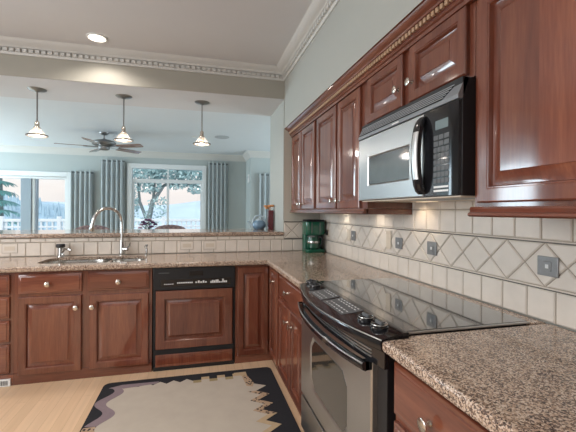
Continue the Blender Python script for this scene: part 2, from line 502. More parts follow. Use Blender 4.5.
sbox('wall_left', 'wall', (-3.35, -3.2, -2.5, LY, 0, CE))
sbox('wall_rear', 'wall', (-3.35, 1.5, -2.65, -2.5, 0, CE))
sbox('wall_living_left', 'wall_living', (-6.15, -6.0, LY, 8.45, 0, CL), (-6.0, -3.35, LY - 0.15, LY, 0, CL))
sbox('wall_living_right', 'wall_living', (4.0, 4.15, LY, 8.45, 0, CL), (1.5, 4.0, LY - 0.15, LY, 0, CL))
# far wall with two openings
D1 = (-4.75, -2.56, 0.0, 2.03)
W2 = (-1.42, 0.225, 0.45, 2.36)
sbox('wall_far', 'wall_living', (-6.0, D1[0], FW_, FW_ + 0.15, 0, CL), (D1[0], D1[1], FW_, FW_ + 0.15, D1[3], CL), (D1[1], W2[0], FW_, FW_ + 0.15, 0, CL),
     (W2[0], W2[1], FW_, FW_ + 0.15, 0, W2[2]), (W2[0], W2[1], FW_, FW_ + 0.15, W2[3], CL), (W2[1], 4.0, FW_, FW_ + 0.15, 0, CL))
sbox('wall_bump', 'wall_living', (1.115, 4.0, 7.6, FW_, 0, CL))


def sweep(path, prof, name, mat, dent=None):
    """profile (d, z) swept along an L path in plan: path entries give plan point for an offset d"""
    m = MB()
    rings = [[(*p(d), z) for d, z in prof] for p in path]
    n = len(prof)
    m.loft(rings, True, True, True)
    if dent:
        for b in dent: m.box(*b)
    return m.build(name, M[mat], smooth=40)


CR = [(0, 2.785), (0.012, 2.785), (0.018, 2.80), (0.018, 2.806), (0.018, 2.840), (0.040, 2.843), (0.046, 2.852), (0.062, 2.858), (0.085, 2.872), (0.105, 2.886), (0.108, 2.893), (0.12, 2.8999), (0, 2.8999)]
dents = []
x = -2.6
while x < SF - 0.06:
    dents.append((x, x + 0.035, BW - 0.038, BW - 0.01, 2.806, 2.836)); x += 0.052
y = BW - 0.06
while y > 1.2:
    dents.append((SF - 0.038, SF - 0.01, y - 0.035, y, 2.806, 2.836)); y -= 0.052
tr1 = sweep([lambda d: (-3.2, BW - d), lambda d: (SF - d, BW - d), lambda d: (SF - d, -2.5)], CR, 'trim_1', 'trimpaint', dents)
struct(tr1)
CR2 = [(0, CL - 0.13), (0.012, CL - 0.13), (0.02, CL - 0.1), (0.05, CL - 0.06), (0.085, CL - 0.02), (0.1, CL - 0.0005), (0, CL - 0.0005)]
struct(sweep([lambda d: (-6, FW_ - d), lambda d: (1.115 - d, FW_ - d), lambda d: (1.115 - d, 7.6 - d), lambda d: (4.0, 7.6 - d)], CR2, 'trim_2', 'trimpaint'))

# ------------------------------------------------------------------ windows of the living room
dr = empty('door_1', ((D1[0] + D1[1]) / 2, FW_, 0), kind='structure')
m = MB()
m.box(D1[0] - 0.09, D1[0], FW_ - 0.03, FW_ + 0.12, 0, D1[3] + 0.10, 0.006)
m.box(D1[1], D1[1] + 0.09, FW_ - 0.03, FW_ + 0.12, 0, D1[3] + 0.10, 0.006)
m.box(D1[0], D1[1], FW_ - 0.03, FW_ + 0.12, D1[3], D1[3] + 0.10, 0.006)
m.box(D1[0], D1[1], FW_ + 0.02, FW_ + 0.1, D1[3] - 0.05, D1[3], 0.004)
m.build('casing', M['white'], dr)
m = MB()
m.box(-3.40, -3.215, FW_ + 0.0, FW_ + 0.07, 0.02, D1[3] - 0.05, 0.006)
m.build('meeting_stile', M['greytrim'], dr)
m = MB()
for a, b_ in ((-3.215, -3.165), (D1[1] - 0.06, D1[1]), (D1[0], D1[0] + 0.06)): m.box(a, b_, FW_ + 0.03, FW_ + 0.09, 0.02, D1[3] - 0.05, 0.004)
m.box(D1[0], D1[1], FW_ + 0.03, FW_ + 0.09, 0.0, 0.1, 0.004)
m.build('sash', M['white'], dr)
for a, b_ in ((D1[0] + 0.06, -3.40), (-3.165, D1[1] - 0.06)):
    MB().box(a, b_, FW_ + 0.055, FW_ + 0.061, 0.1, D1[3] - 0.05).build('pane', M['glass'], dr, smooth=0)

wn = empty('window_2', ((W2[0] + W2[1]) / 2, FW_, W2[2]), kind='structure')
m = MB()
m.box(W2[0] - 0.0, W2[0] + 0.09, FW_ - 0.03, FW_ + 0.12, W2[2], W2[3], 0.006)
m.box(W2[1] - 0.09, W2[1], FW_ - 0.03, FW_ + 0.12, W2[2], W2[3], 0.006)
m.box(W2[0] + 0.0905, W2[1] - 0.0905, FW_ - 0.03, FW_ + 0.12, W2[3] - 0.1, W2[3], 0.006)
m.box(W2[0] + 0.0905, W2[1] - 0.0905, FW_ - 0.05, FW_ + 0.12, W2[2], W2[2] + 0.07, 0.006)
m.build('casing', M['white'], wn)
m = MB()
m.box(W2[0] + 0.09, W2[1] - 0.09, FW_ + 0.02, FW_ + 0.1, 1.955, 2.035, 0.005)
m.box(-0.625, -0.575, FW_ + 0.03, FW_ + 0.09, W2[2] + 0.07, 1.955, 0.004)
m.box(-0.615, -0.585, FW_ + 0.03, FW_ + 0.09, 2.035, W2[3] - 0.1, 0.004)
for a, b_ in ((W2[0] + 0.09, W2[0] + 0.13), (W2[1] - 0.13, W2[1] - 0.09)): m.box(a, b_, FW_ + 0.03, FW_ + 0.09, W2[2] + 0.07, 1.955, 0.004)
m.build('sash', M['white'], wn)
for a, b_, c, d in ((W2[0] + 0.13, -0.625, W2[2] + 0.07, 1.955), (-0.575, W2[1] - 0.13, W2[2] + 0.07, 1.955), (W2[0] + 0.09, -0.615, 2.035, W2[3] - 0.1), (-0.585, W2[1] - 0.09, 2.035, W2[3] - 0.1)):
    MB().box(a, b_, FW_ + 0.055, FW_ + 0.061, c, d).build('pane', M['glass'], wn, smooth=0)

# ------------------------------------------------------------------ backsplash tiles (real tiles on a grout bed)
def mapR(a, z, w): return (RW - w, a, z)
def mapB(a, z, w): return (a, BW - w, z)


def tile_poly(m, pts, mp_, g=0.0026, t0=0.004, t1=0.0120, bev=0.0048):
    cx = sum(p[0] for p in pts) / len(pts); cz = sum(p[1] for p in pts) / len(pts)
    # inset each edge by distance g (convex polygon)
    def inset(d):
        n = len(pts); out = []
        ar = sum(pts[i][0] * pts[(i + 1) % n][1] - pts[(i + 1) % n][0] * pts[i][1] for i in range(n))
        sg = 1 if ar > 0 else -1
        L = []
        for i in range(n):
            x0, y0 = pts[i]; x1, y1 = pts[(i + 1) % n]
            dx, dy = x1 - x0, y1 - y0; l = math.hypot(dx, dy)
            nx, ny = -dy / l * sg, dx / l * sg
            L.append((x0 + nx * d, y0 + ny * d, dx, dy))
        for i in range(n):
            ax, ay, adx, ady = L[i - 1]; bx, by, bdx, bdy = L[i]
            den = adx * bdy - ady * bdx
            if abs(den) < 1e-12: out.append((bx, by)); continue
            t = ((bx - ax) * bdy - (by - ay) * bdx) / den
            out.append((ax + adx * t, ay + ady * t))
        return out
    a = inset(g); b = inset(g + bev)
    m.loft([[mp_(p[0], p[1], t0) for p in a], [mp_(p[0], p[1], t1 - bev * 0.8) for p in a], [mp_(p[0], p[1], t1) for p in b]], False, True)


def clip_poly(pts, a0, a1):
    def half(ps, f):
        out = []
        for i in range(len(ps)):
            p, q = ps[i], ps[(i + 1) % len(ps)]
            fp, fq = f(p), f(q)
            if fp >= 0: out.append(p)
            if fp * fq < 0:
                t = fp / (fp - fq); out.append((p[0] + (q[0] - p[0]) * t, p[1] + (q[1] - p[1]) * t))
        return out
    ps = half(pts, lambda p: p[0] - a0)
    return half(ps, lambda p: a1 - p[0]) if ps else ps


def area2(ps):
    return abs(sum(ps[i][0] * ps[(i + 1) % len(ps)][1] - ps[(i + 1) % len(ps)][0] * ps[i][1] for i in range(len(ps)))) / 2


def square_row(m, a0, a1, z0, z1, off, pitch, mp_):
    k = math.floor((a0 - off) / pitch)
    while off + k * pitch < a1:
        p0, p1 = max(a0, off + k * pitch), min(a1, off + (k + 1) * pitch)
        if p1 - p0 > 0.012: tile_poly(m, [(p0, z0), (p1, z0), (p1, z1), (p0, z1)], mp_)
        k += 1


def diamond_row(m, a0, a1, z0, z1, off, per, mp_):
    zc = (z0 + z1) / 2
    k = math.floor((a0 - off) / per) - 1
    while off + k * per < a1 + per:
        c = off + k * per; h = per / 2
        for ps in ([(c - h, zc), (c, z0), (c + h, zc), (c, z1)], [(c, z0), (c + per, z0), (c + h, zc)], [(c, z1), (c + h, zc), (c + per, z1)]):
            q = clip_poly(ps, a0, a1)
            if len(q) > 2 and area2(q) > 2.5e-4: tile_poly(m, q, mp_)
        k += 1


Z1, Z2, Z3, Z4 = 1.042, 1.052, 1.230, 1.240
bs = MB()
bs.mi = 1
bs.box(RW - 0.0055, RW - 0.0002, -0.5, BW, 0.914, 1.46)
bs.mi = 0
square_row(bs, -0.4, BW - 0.006, 0.9145, Z1, 1.226, 0.1255, mapR)
diamond_row(bs, -0.4, BW - 0.006, Z2, Z3, 1.512, 0.183, mapR)
square_row(bs, -0.4, BW - 0.006, Z4, 1.365, 1.162, 0.1255, mapR)
square_row(bs, 1.10, 2.12, 1.365, 1.455, 1.162, 0.1255, mapR)
bs.mi = 2
for za, zb in ((Z1, Z2), (Z3, Z4)):
    bs.box(RW - 0.0115, RW - 0.004, -0.4, BW - 0.007, za - 0.0005, za + 0.005, 0.002)
bs.mi = 0
for za, zb in ((Z1, Z2), (Z3, Z4)):
    bs.box(RW - 0.015, RW - 0.004, -0.4, BW - 0.007, za + 0.004, zb - 0.0005, 0.003)
struct(bs.build('backsplash_right', [M['tile'], M['grout'], M['listello']], smooth=0))
bs = MB()
bs.mi = 1
bs.box(-2.2, SF, BW - 0.0055, BW - 0.0002, 0.914, 1.084)
bs.box(SF, RW - 0.0145, BW - 0.0055, BW - 0.0002, 0.914, 1.24)
bs.mi = 0
square_row(bs, -2.2, RW - 0.016, 0.9145, Z1, 0.06, 0.1225, mapB)
square_row(bs, -2.2, SF, Z1 + 0.002, 1.0838, 0.10, 0.1225, mapB)
diamond_row(bs, SF, RW - 0.016, Z2, Z3, SF, 0.18, mapB)
bs.mi = 2
bs.box(SF, RW - 0.016, BW - 0.014, BW - 0.004, Z3 + 0.001, Z4 - 0.001, 0.003)
bs.box(SF, RW - 0.016, BW - 0.014, BW - 0.004, Z1 + 0.001, Z2 - 0.001, 0.003)
struct(bs.build('backsplash_peninsula', [M['tile'], M['grout'], M['listello']], smooth=0))

# ------------------------------------------------------------------ cabinetry
def knob(parent, a, z, plane, face):
    """plane 'y': front faces -y at y=face ; plane 'x': front faces -x at x=face"""
    m = MB()
    prof = [(0.0095, 0.0), (0.0085, -0.004), (0.0062, -0.008), (0.0062, -0.017), (0.013, -0.020), (0.0190, -0.025), (0.0195, -0.029), (0.0155, -0.0315), (0.006, -0.0325), (0.0005, -0.033)]
    c = (a, face, z) if plane == 'y' else (face, a, z)
    m.lathe(prof, c, 16, plane)
    return m.build('knob', M['nickel'], parent, smooth=50)


def rect_rings(a0, a1, z0, z1, steps, f):
    return [[f(a0 + i, z0 + i, d), f(a1 - i, z0 + i, d), f(a1 - i, z1 - i, d), f(a0 + i, z1 - i, d)] for i, d in steps]


def fmap(plane, face):
    if plane == 'y': return lambda a, z, d: (a, face - d, z)
    return lambda a, z, d: (face - d, a, z)


def door(parent, a0, a1, z0, z1, plane, face, kn=None, fw=0.056, name='door', pmat='cherry_z', rise=0.034):
    f = fmap(plane, face)
    m = MB()
    m.loft(rect_rings(a0, a1, z0, z1, [(0, 0), (0, 0.015), (0.002, 0.019), (0.006, 0.022), (fw - 0.007, 0.022), (fw - 0.004, 0.019), (fw, 0.019), (fw + 0.006, 0.003)], f), True, True)
    d = m.build(name, M['cherry_z'], parent, smooth=20)
    m = MB()
    m.loft(rect_rings(a0, a1, z0, z1, [(fw + 0.0055, 0.001), (fw + 0.0055, 0.004), (fw + 0.010, 0.0045), (fw + 0.010 + rise, 0.0185), (fw + 0.011 + rise, 0.021)], f), True, True)
    m.build('raised_panel', M[pmat], d, smooth=20)
    if kn: knob(d, kn[0], kn[1], plane, face - 0.0215)
    return d


def drawer(parent, a0, a1, z0, z1, plane, face, kn=None, name='drawer_front'):
    f = fmap(plane, face)
    m = MB()
    m.loft(rect_rings(a0, a1, z0, z1, [(0, 0), (0, 0.011), (0.003, 0.0145), (0.013, 0.016), (0.017, 0.0195), (0.021, 0.0205)], f), True, True)
    d = m.build(name, M['cherry_x' if plane == 'y' else 'cherry_y'], parent, smooth=20)
    if kn: knob(d, kn[0], kn[1], plane, face - 0.020)
    return d


YF = 3.21       # face frame of the back run
XF = 0.665      # face frame of the right run
# drawer stack
c = empty('base_cabinet', (-1.62, 3.5, 0), 'cherry base cabinet with a stack of four drawers beside the sink cabinet', 'cabinet')
MB().box(-1.90, -1.353, YF, 3.845, 0.085, 0.869).build('carcass', M['cherry_z'], c, smooth=0)
MB().box(-1.90, -1.353, YF - 0.008, 3.8, 0, 0.085).build('plinth', M['cherry_x'], c, smooth=0)
for z0, z1 in ((0.70, 0.851), (0.518, 0.682), (0.336, 0.50), (0.095, 0.318)):
    drawer(c, -1.86, -1.378, z0, z1, 'y', YF, (-1.62, (z0 + z1) / 2))
# sink base
c = empty('sink_cabinet', (-0.85, 3.5, 0), 'wide cherry sink cabinet with two false drawers over two doors', 'cabinet')
MB().box(-1.352, -0.352, YF, 3.28, 0.085, 0.869).box(-1.352, -1.334, 3.28, 3.845, 0.085, 0.869).box(-0.37, -0.352, 3.28, 3.845, 0.085, 0.869).build('carcass', M['cherry_z'], c, smooth=0)
MB().box(-1.352, -0.352, YF - 0.008, 3.8, 0, 0.085).build('plinth', M['cherry_x'], c, smooth=0)
drawer(c, -1.322, -0.880, 0.70, 0.850, 'y', YF, (-1.117, 0.771), 'false_drawer')
drawer(c, -0.836, -0.376, 0.70, 0.850, 'y', YF, (-0.607, 0.769), 'false_drawer')
door(c, -1.322, -0.880, 0.072, 0.674, 'y', YF, (-0.916, 0.578), rise=0.03)
door(c, -0.822, -0.376, 0.072, 0.668, 'y', YF, (-0.800, 0.575), rise=0.03)
# dishwasher
c = empty('dishwasher', (0, 3.5, 0), 'black dishwasher with cherry wood door panel between sink and corner cabinets', 'dishwasher')
MB().box(-0.345, 0.34, YF + 0.005, 3.8, 0.02, 0.868).build('housing', M['blackmatte'], c, smooth=0)
m = MB(); m.box(-0.342, 0.337, 3.185, YF + 0.006, 0.682, 0.866, 0.004); cp = m.build('control_panel', M['blackmatte'], c)
m = MB(); m.box(-0.052, 0.062, 3.182, 3.186, 0.795, 0.835, 0.002); m.build('latch_recess', M['blackgloss'], cp)
m = MB(); m.box(-0.285, 0.30, 3.183, 3.187, 0.708, 0.770, 0.001); m.build('control_strip', M['blackgloss'], cp)
random.seed(3)
bt = [(-0.15 + k * 0.0145, 0.010, 0.733, 0.744) for k in range(9)] + [(0.0 + k * 0.02, 0.014, 0.732, 0.744 + 0.008 * (k % 2)) for k in range(5)]
bt += [(0.125 + k * 0.0145, 0.011, 0.728, 0.738 + 0.026 * random.random()) for k in range(10)] + [(-0.255 + k * 0.016, 0.011, 0.728, 0.734) for k in range(5)]
for x_, w_, za, zb in bt: MB().box(x_, x_ + w_, 3.1815, 3.184, za, zb).build('button', M['mark'], cp, smooth=0)
MB().box(-0.30, -0.215, 3.1838, 3.186, 0.822, 0.828).build('name_strip', M['keygrey'], cp, smooth=0)
door(c, -0.322, 0.318, 0.180, 0.674, 'y', YF, None, fw=0.075, name='door_panel', rise=0.03)
MB().box(-0.338, 0.335, 3.196, YF + 0.006, 0.138, 0.180).build('lower_trim', M['blackmatte'], c, smooth=0)
MB().box(-0.322, 0.318, 3.192, YF + 0.006, 0.034, 0.136, 0.003).build('toe_panel', M['cherry_z'], c)
MB().box(-0.338, 0.335, 3.198, YF + 0.02, 0.001, 0.034).build('kick_plate', M['blackmatte'], c, smooth=0)
# corner cabinet, L shaped with two doors
c = empty('corner_cabinet', (0.85, 3.4, 0), 'cherry L-shaped corner cabinet with a tall door beside the dishwasher', 'cabinet')
m = MB()
m.box(0.342, 1.35, YF, 3.845, 0.085, 0.869); m.box(XF, 1.35, 2.85, YF, 0.085, 0.869)
m.build('carcass', M['cherry_z'], c, smooth=0)
m = MB()
m.box(0.342, XF + 0.03, YF - 0.008, 3.3, 0, 0.085); m.box(XF + 0.012, XF + 0.1, 2.85, YF - 0.008, 0, 0.085)
m.build('plinth', M['cherry_x'], c, smooth=0)
door(c, 0.362, 0.640, 0.065, 0.852, 'y', YF, None, rise=0.03)
door(c, 2.868, 3.185, 0.085, 0.852, 'x', XF, (3.02, 0.748), fw=0.04, rise=0.02)
# drawer over two doors, right run
c = empty('base_cabinet', (1.0, 2.48, 0), 'cherry base cabinet with one drawer over two doors beside the range', 'cabinet')
MB().box(XF, 1.35, 2.125, 2.848, 0.085, 0.869).build('carcass', M['cherry_z'], c, smooth=0)
MB().box(XF + 0.012, 1.3, 2.125, 2.848, 0, 0.085).build('plinth', M['cherry_y'], c, smooth=0)
drawer(c, 2.150, 2.822, 0.672, 0.848, 'x', XF, (2.52, 0.757))
door(c, 2.462, 2.822, 0.075, 0.645, 'x', XF, (2.52, 0.548))
door(c, 2.150, 2.450, 0.075, 0.645, 'x', XF, (2.40, 0.548))
# near base cabinet
c = empty('base_cabinet', (1.0, 0.4, 0), 'cherry drawer cabinet under the short near worktop beside the range', 'cabinet')
MB().box(XF, 1.35, -0.3, 1.098, 0.085, 0.869).build('carcass', M['cherry_z'], c, smooth=0)
MB().box(XF + 0.012, 1.3, -0.3, 1.098, 0, 0.085).build('plinth', M['cherry_y'], c, smooth=0)
for z0, z1, zk in ((0.672, 0.846, 0.752), (0.42, 0.646, 0.53), (0.10, 0.39, 0.25)):
    drawer(c, 0.56, 1.088, z0, z1, 'x', XF, (0.885, zk))
for z0, z1, zk in ((0.672, 0.846, 0.752), (0.42, 0.646, 0.53), (0.10, 0.39, 0.25)):
    drawer(c, -0.28, 0.53, z0, z1, 'x', XF, (0.13, zk))

# worktops: outline extruded with a rounded nose, sink cut out
def slab(name, outline, z0, z1, r, mat):
    bm = bmesh.new()
    vs = [bm.verts.new((x_, y_, z0)) for x_, y_ in outline]
    fc = bm.faces.new(vs)
    ex = bmesh.ops.extrude_face_region(bm, geom=[fc])
    bmesh.ops.translate(bm, verts=[g for g in ex['geom'] if isinstance(g, bmesh.types.BMVert)], vec=(0, 0, z1 - z0))
    bmesh.ops.recalc_face_normals(bm, faces=bm.faces[:])
    ed = [e_ for e_ in bm.edges if abs(e_.verts[0].co.z - e_.verts[1].co.z) < 1e-6]
    bmesh.ops.bevel(bm, geom=ed, offset=r, segments=4, affect='EDGES', profile=0.5)
    bm.verts.index_update()
    m_ = MB(); m_.add([v.co[:] for v in bm.verts], [[v.index for v in f.verts] for f in bm.faces])
    bm.free()
    return m_.build(name, mat, smooth=40)


def sq(cx, cy, rx, ry, n=48, p=3.2):
    out = []
    for k in range(n):
        a = 2 * pi * k / n
        ca, sa = cos(a), sin(a)
        out.append((cx + rx * math.copysign(abs(ca) ** (2 / p), ca), cy + ry * math.copysign(abs(sa) ** (2 / p), sa)))
    return out


CX0, CY0 = 0.618, 3.168     # nose lines of the right and back worktop
wt = slab('worktop', [(-1.90, CY0), (CX0, CY0), (CX0, 2.118), (1.275, 2.118), (1.275, 1.135), (1.362, 1.135), (1.362, 3.846), (-1.90, 3.846)], 0.870, 0.914, 0.014, M['granite'])
tag(wt, 'long L-shaped speckled granite worktop holding the sink and coffee maker', 'worktop')
SK = (-0.853, 3.505, 0.408, 0.205)
cut = MB(); r1 = sq(SK[0], SK[1], SK[2] + 0.008, SK[3] + 0.008, p=4.5)
cut.loft([[(p[0], p[1], 0.84) for p in r1], [(p[0], p[1], 0.95) for p in r1]])
co = cut.build('cutter', M['granite'], smooth=0)
bo = wt.modifiers.new('hole', 'BOOLEAN'); bo.operation = 'DIFFERENCE'; bo.object = co; bo.solver = 'EXACT'
bpy.context.view_layer.update()
dg = bpy.context.evaluated_depsgraph_get()
nm = bpy.data.meshes.new_from_object(wt.evaluated_get(dg))
wt.modifiers.clear(); wt.data = nm
bpy.data.objects.remove(co)
wt2 = slab('worktop', [(CX0, -0.3), (CX0, 1.108), (0.7285, 1.1105), (0.7305, 1.1315), (1.362, 1.1325), (1.362, -0.3)], 0.870, 0.914, 0.014, M['granite'])
tag(wt2, 'short speckled granite worktop at the near end, beyond the black range', 'worktop')
lg = slab('bar_top', [(-2.6, BW - 0.028), (SF - 0.007, BW - 0.028), (SF - 0.007, LY), (-2.6, LY)], 1.085, 1.127, 0.012, M['granite'])
tag(lg, 'raised dark granite bar top along the pass-through opening', 'bar top')

# sink
sk = empty('sink', (-0.853, 3.505, 0.68), 'stainless double bowl sink set under the granite worktop', 'sink')
m = MB()
o_ = sq(SK[0], SK[1], SK[2] + 0.005, SK[3] + 0.005, p=4.5); i_ = sq(SK[0], SK[1], SK[2] - 0.008, SK[3] - 0.009, p=4.5)
m.loft([[(p[0], p[1], z_) for p in q_] for q_, z_ in ((o_, 0.884), (o_, 0.893), (i_, 0.893), (i_, 0.884), (o_, 0.884))], False, False)
m.build('rim', M['steel_sink'], sk)
for cx, rx, dz in ((-1.005, 0.245, 0.19), (-0.60, 0.145, 0.15)):
    m = MB(); rg = []
    for sc_, z_ in ((1.0, 0.888), (0.985, 0.86), (0.95, 0.866 - dz + 0.03), (0.9, 0.866 - dz + 0.008), (0.8, 0.866 - dz)):
        q = sq(cx, SK[1], rx * sc_, 0.197 * sc_, p=3.6); rg.append([(p[0], p[1], z_) for p in q])
    outer = [[(p[0] + (p[0] - cx) * 0.012, p[1], p[2] - 0.003) for p in r_] for r_ in rg]
    m.loft(rg, False, True); m.loft(list(reversed(outer)), True, False)
    bw = m.build('bowl', M['steel_sink'], sk)
    MB().lathe([(0.04, 0), (0.04, 0.004), (0.03, 0.005), (0.012, 0.002), (0.001, 0.002)], (cx, SK[1], 0.866 - dz), 20).build('drain', M['chrome'], bw)
MB().box(-0.768, -0.738, 3.32, 3.69, 0.845, 0.889, 0.006).build('divider', M['steel_sink'], sk)

# faucet
fx, fy = -0.695, 3.785
f_ = empty('faucet', (fx, fy, 0.914), 'tall chrome gooseneck faucet standing behind the sink', 'faucet')
MB().lathe([(0.032, 0.0), (0.032, 0.006), (0.023, 0.012), (0.021, 0.10), (0.019, 0.105), (0.018, 0.16), (0.0005, 0.161)], (fx, fy, 0.914), 20).build('base', M['chrome'], f_, smooth=40)
pts = [(fx, fy, 1.06), (fx, fy, 1.16), (fx, fy, 1.235)]
ex_, ey_ = -0.905, 3.62
for k in range(1, 13):
    a = pi * k / 13 * 1.02
    t = (1 - cos(a)) / 2
    pts.append((fx + (ex_ - fx) * t, fy + (ey_ - fy) * t, 1.235 + 0.135 * sin(a)))
pts.append((ex_ - 0.004, ey_, 1.222))
MB().tube(pts, 0.0155, 12).build('neck', M['chrome'], f_, smooth=60)
MB().tube([(ex_ - 0.003, ey_, 1.235), (ex_ - 0.006, ey_ - 0.002, 1.215), (ex_ - 0.014, ey_ - 0.004, 1.165), (ex_ - 0.016, ey_ - 0.004, 1.158)], [0.0175, 0.019, 0.022, 0.018], 14).build('spray_head', M['chrome'], f_, smooth=50)
MB().tube([(fx, fy, 0.975), (fx + 0.055, fy - 0.015, 0.975), (fx + 0.062, fy - 0.017, 0.975)], [0.019, 0.019, 0.010], 14).tube([(fx + 0.048, fy - 0.013, 0.98), (fx + 0.075, fy - 0.03, 1.005), (fx + 0.082, fy - 0.04, 1.04)], [0.009, 0.008, 0.007], 8).build('lever', M['chrome'], f_, smooth=50)
s_ = empty('soap_dispenser', (-0.465, 3.75, 0.914), 'slim chrome soap dispenser to one side of the gooseneck faucet', 'soap dispenser')
MB().lathe([(0.019, 0), (0.019, 0.006), (0.012, 0.01), (0.011, 0.065), (0.008, 0.068), (0.0005, 0.068)], (-0.465, 3.75, 0.914), 16).build('base', M['chrome'], s_, smooth=40)
MB().lathe([(0.006, 0.06), (0.006, 0.085), (0.013, 0.088), (0.013, 0.104), (0.0005, 0.106)], (-0.465, 3.75, 0.914), 16).tube([(-0.465, 3.75, 1.008), (-0.475, 3.715, 1.006), (-0.477, 3.70, 0.998)], 0.0045, 8).build('pump_spout', M['chrome'], s_, smooth=40)
s_ = empty('water_tap', (-1.215, 3.76, 0.914), 'small chrome water tap with a black cap behind the sink', 'tap')
MB().lathe([(0.03, 0), (0.03, 0.006), (0.024, 0.012), (0.022, 0.085), (0.0005, 0.086)], (-1.215, 3.76, 0.914), 20).build('base', M['chrome'], s_, smooth=40)
MB().lathe([(0.032, 0.087), (0.038, 0.092), (0.038, 0.114), (0.033, 0.121), (0.0005, 0.122)], (-1.215, 3.76, 0.914), 20).build('cap', M['blackmatte'], s_, smooth=40)
MB().tube([(-1.20, 3.75, 0.955), (-1.17, 3.72, 0.99), (-1.13, 3.69, 0.992), (-1.105, 3.68, 0.982)], [0.011, 0.011, 0.010, 0.008], 8).tube([(-1.20, 3.75, 0.94), (-1.175, 3.71, 0.938)], 0.009, 8).build('spout', M['chrome'], s_, smooth=40)

# ------------------------------------------------------------------ wall cabinets
UX = 1.04        # face frame of the wall cabinets
def upper(label, y0, y1, z0, doors, extra=None):
    c = empty('wall_cabinet', ((UX + RW) / 2, (y0 + y1) / 2, z0), label, 'cabinet')
    MB().box(UX, RW - 0.012, y0, y1, z0, 2.20).build('carcass', M['cherry_z'], c, smooth=0)
    for d in doors: door(c, *d[:4], 'x', UX, d[4], **(d[5] if len(d) > 5 else {}))
    return c


upper('cherry wall cabinet with two doors above the coffee maker, next to the opening', 3.02, 3.853, 1.372, [(3.475, 3.835, 1.372, 2.16, (3.51, 1.425)), (3.055, 3.452, 1.372, 2.16, (3.42, 1.425))])
upper('cherry two-door wall cabinet adjoining the microwave on its far side', 2.058, 3.018, 1.372, [(2.55, 2.992, 1.372, 2.16, (2.592, 1.43)), (2.142, 2.512, 1.372, 2.16, (2.478, 1.43))])
upper('short cherry wall cabinet with two small doors over the microwave', 1.165, 2.056, 1.878, [(1.645, 2.036, 1.892, 2.165, (1.675, 1.985), dict(fw=0.05)), (1.195, 1.582, 1.892, 2.165, (1.555, 1.985), dict(fw=0.05))])
upper('large cherry wall cabinet at the near end above the short worktop', 0.10, 1.162, 1.372, [(0.60, 1.135, 1.386, 2.16, None, dict(pmat='cherry_reflect', rise=0.042)), (0.13, 0.585, 1.386, 2.16, None)])

cc = empty('cabinet_crown', (1.0, 1.9, 2.17), 'stepped cherry crown molding with dentils along the wall cabinets', 'molding')
m = MB()
pf = [(1.035, 2.165), (1.016, 2.165), (1.014, 2.180), (1.004, 2.184), (1.004, 2.196), (0.998, 2.199), (0.998, 2.222), (0.984, 2.226), (0.982, 2.234), (0.970, 2.240), (0.957, 2.252), (0.952, 2.262), (0.945, 2.264), (0.943, 2.276), (0.940, 2.276), (0.9405, 2.2615), (1.035, 2.2615)]
m.loft([[(x_, y_, z_) for x_, z_ in pf] for y_ in (3.858, 0.1)])
m.build('profile', M['cherry_y'], cc, smooth=25)
m = MB(); y = 3.83
while y > 0.9:
    m.box(0.984, 0.999, y - 0.018, y, 2.200, 2.2215, 0.002, 1); y -= 0.029
m.build('dentils', pbr('pale_dentil_wood', (0.42, 0.27, 0.17), 0.35, coat=0.3, noise=0.1), cc)
for y0, y1, lb in ((2.058, 3.857, 'cherry light rail under the two far wall cabinets'), (0.10, 1.162, 'cherry light rail under the large near wall cabinet')):
    m = MB()
    pf = [(1.045, 1.371), (1.018, 1.371), (1.014, 1.364), (1.016, 1.352), (1.006, 1.348), (1.004, 1.340), (1.012, 1.334), (1.045, 1.334)]
    rings = [[(x_, y_, z_) for x_, z_ in pf] for y_ in (y0, y1)]
    m.loft(rings)
    # return along the cabinet's side towards the wall
    ys = y0 if y0 > 2 else y1
    m.box(1.03, RW - 0.013, ys - (0 if y0 > 2 else 0.02), ys + (0.02 if y0 > 2 else 0), 1.334, 1.371, 0.003)
    tag(m.build('light_rail', M['cherry_y'], smooth=25), lb, 'molding')

# ------------------------------------------------------------------ microwave over the range
my0, my1 = 1.166, 2.030
mf = 0.965
c = empty('microwave', (1.15, 1.58, 1.415), 'black and stainless over-the-range microwave with a vertical handle', 'microwave')
MB().box(mf + 0.018, RW - 0.013, my0, my1, 1.415, 1.872, 0.003).build('body', M['blackmatte'], c)
# vent grille on top: sloped face with louvres
m = MB()
sl = [(mf + 0.018, 1.786), (mf - 0.002, 1.786), (mf - 0.002, 1.802), (mf + 0.030, 1.870), (mf + 0.018 + 0.03, 1.872)]
m.loft([[(x_, y_, z_) for x_, z_ in sl] for y_ in (my0, my1)])
vg = m.build('vent_grille', M['louvergrey'], c, smooth=0)
m = MB()
q0, q1 = (mf - 0.002 + 0.032 * 0.06, 1.802 + 0.068 * 0.06), (mf - 0.002 + 0.032 * 0.96, 1.802 + 0.068 * 0.96)
m.loft([[(q0[0] - 0.0015, y0_, q0[1] + 0.0007), (q1[0] - 0.0015, y1_, q1[1] + 0.0007), (q1[0] + 0.003, y1_, q1[1]), (q0[0] + 0.003, y0_, q0[1])] for y0_, y1_ in ((my0 + 0.095, my0 + 0.022), (my1 - 0.006, my1 - 0.006))])
m.build('slot_backing', M['slot'], vg, smooth=0)
for k in range(6):
    t0 = 0.13 + k * 0.142
    m = MB()
    xa, za = mf - 0.002 + 0.032 * t0, 1.802 + 0.068 * t0
    xb, zb = mf - 0.002 + 0.032 * (t0 + 0.055), 1.802 + 0.068 * (t0 + 0.055)
    m.loft([[(xa - 0.0045, y_, za + 0.001), (xb - 0.0045, y_, zb + 0.001), (xb, y_, zb), (xa, y_, za)] for y_ in (my0 + 0.088 - 0.011 * k, my1 - 0.008)])
    m.build('louver', M['fin'], vg, smooth=0)
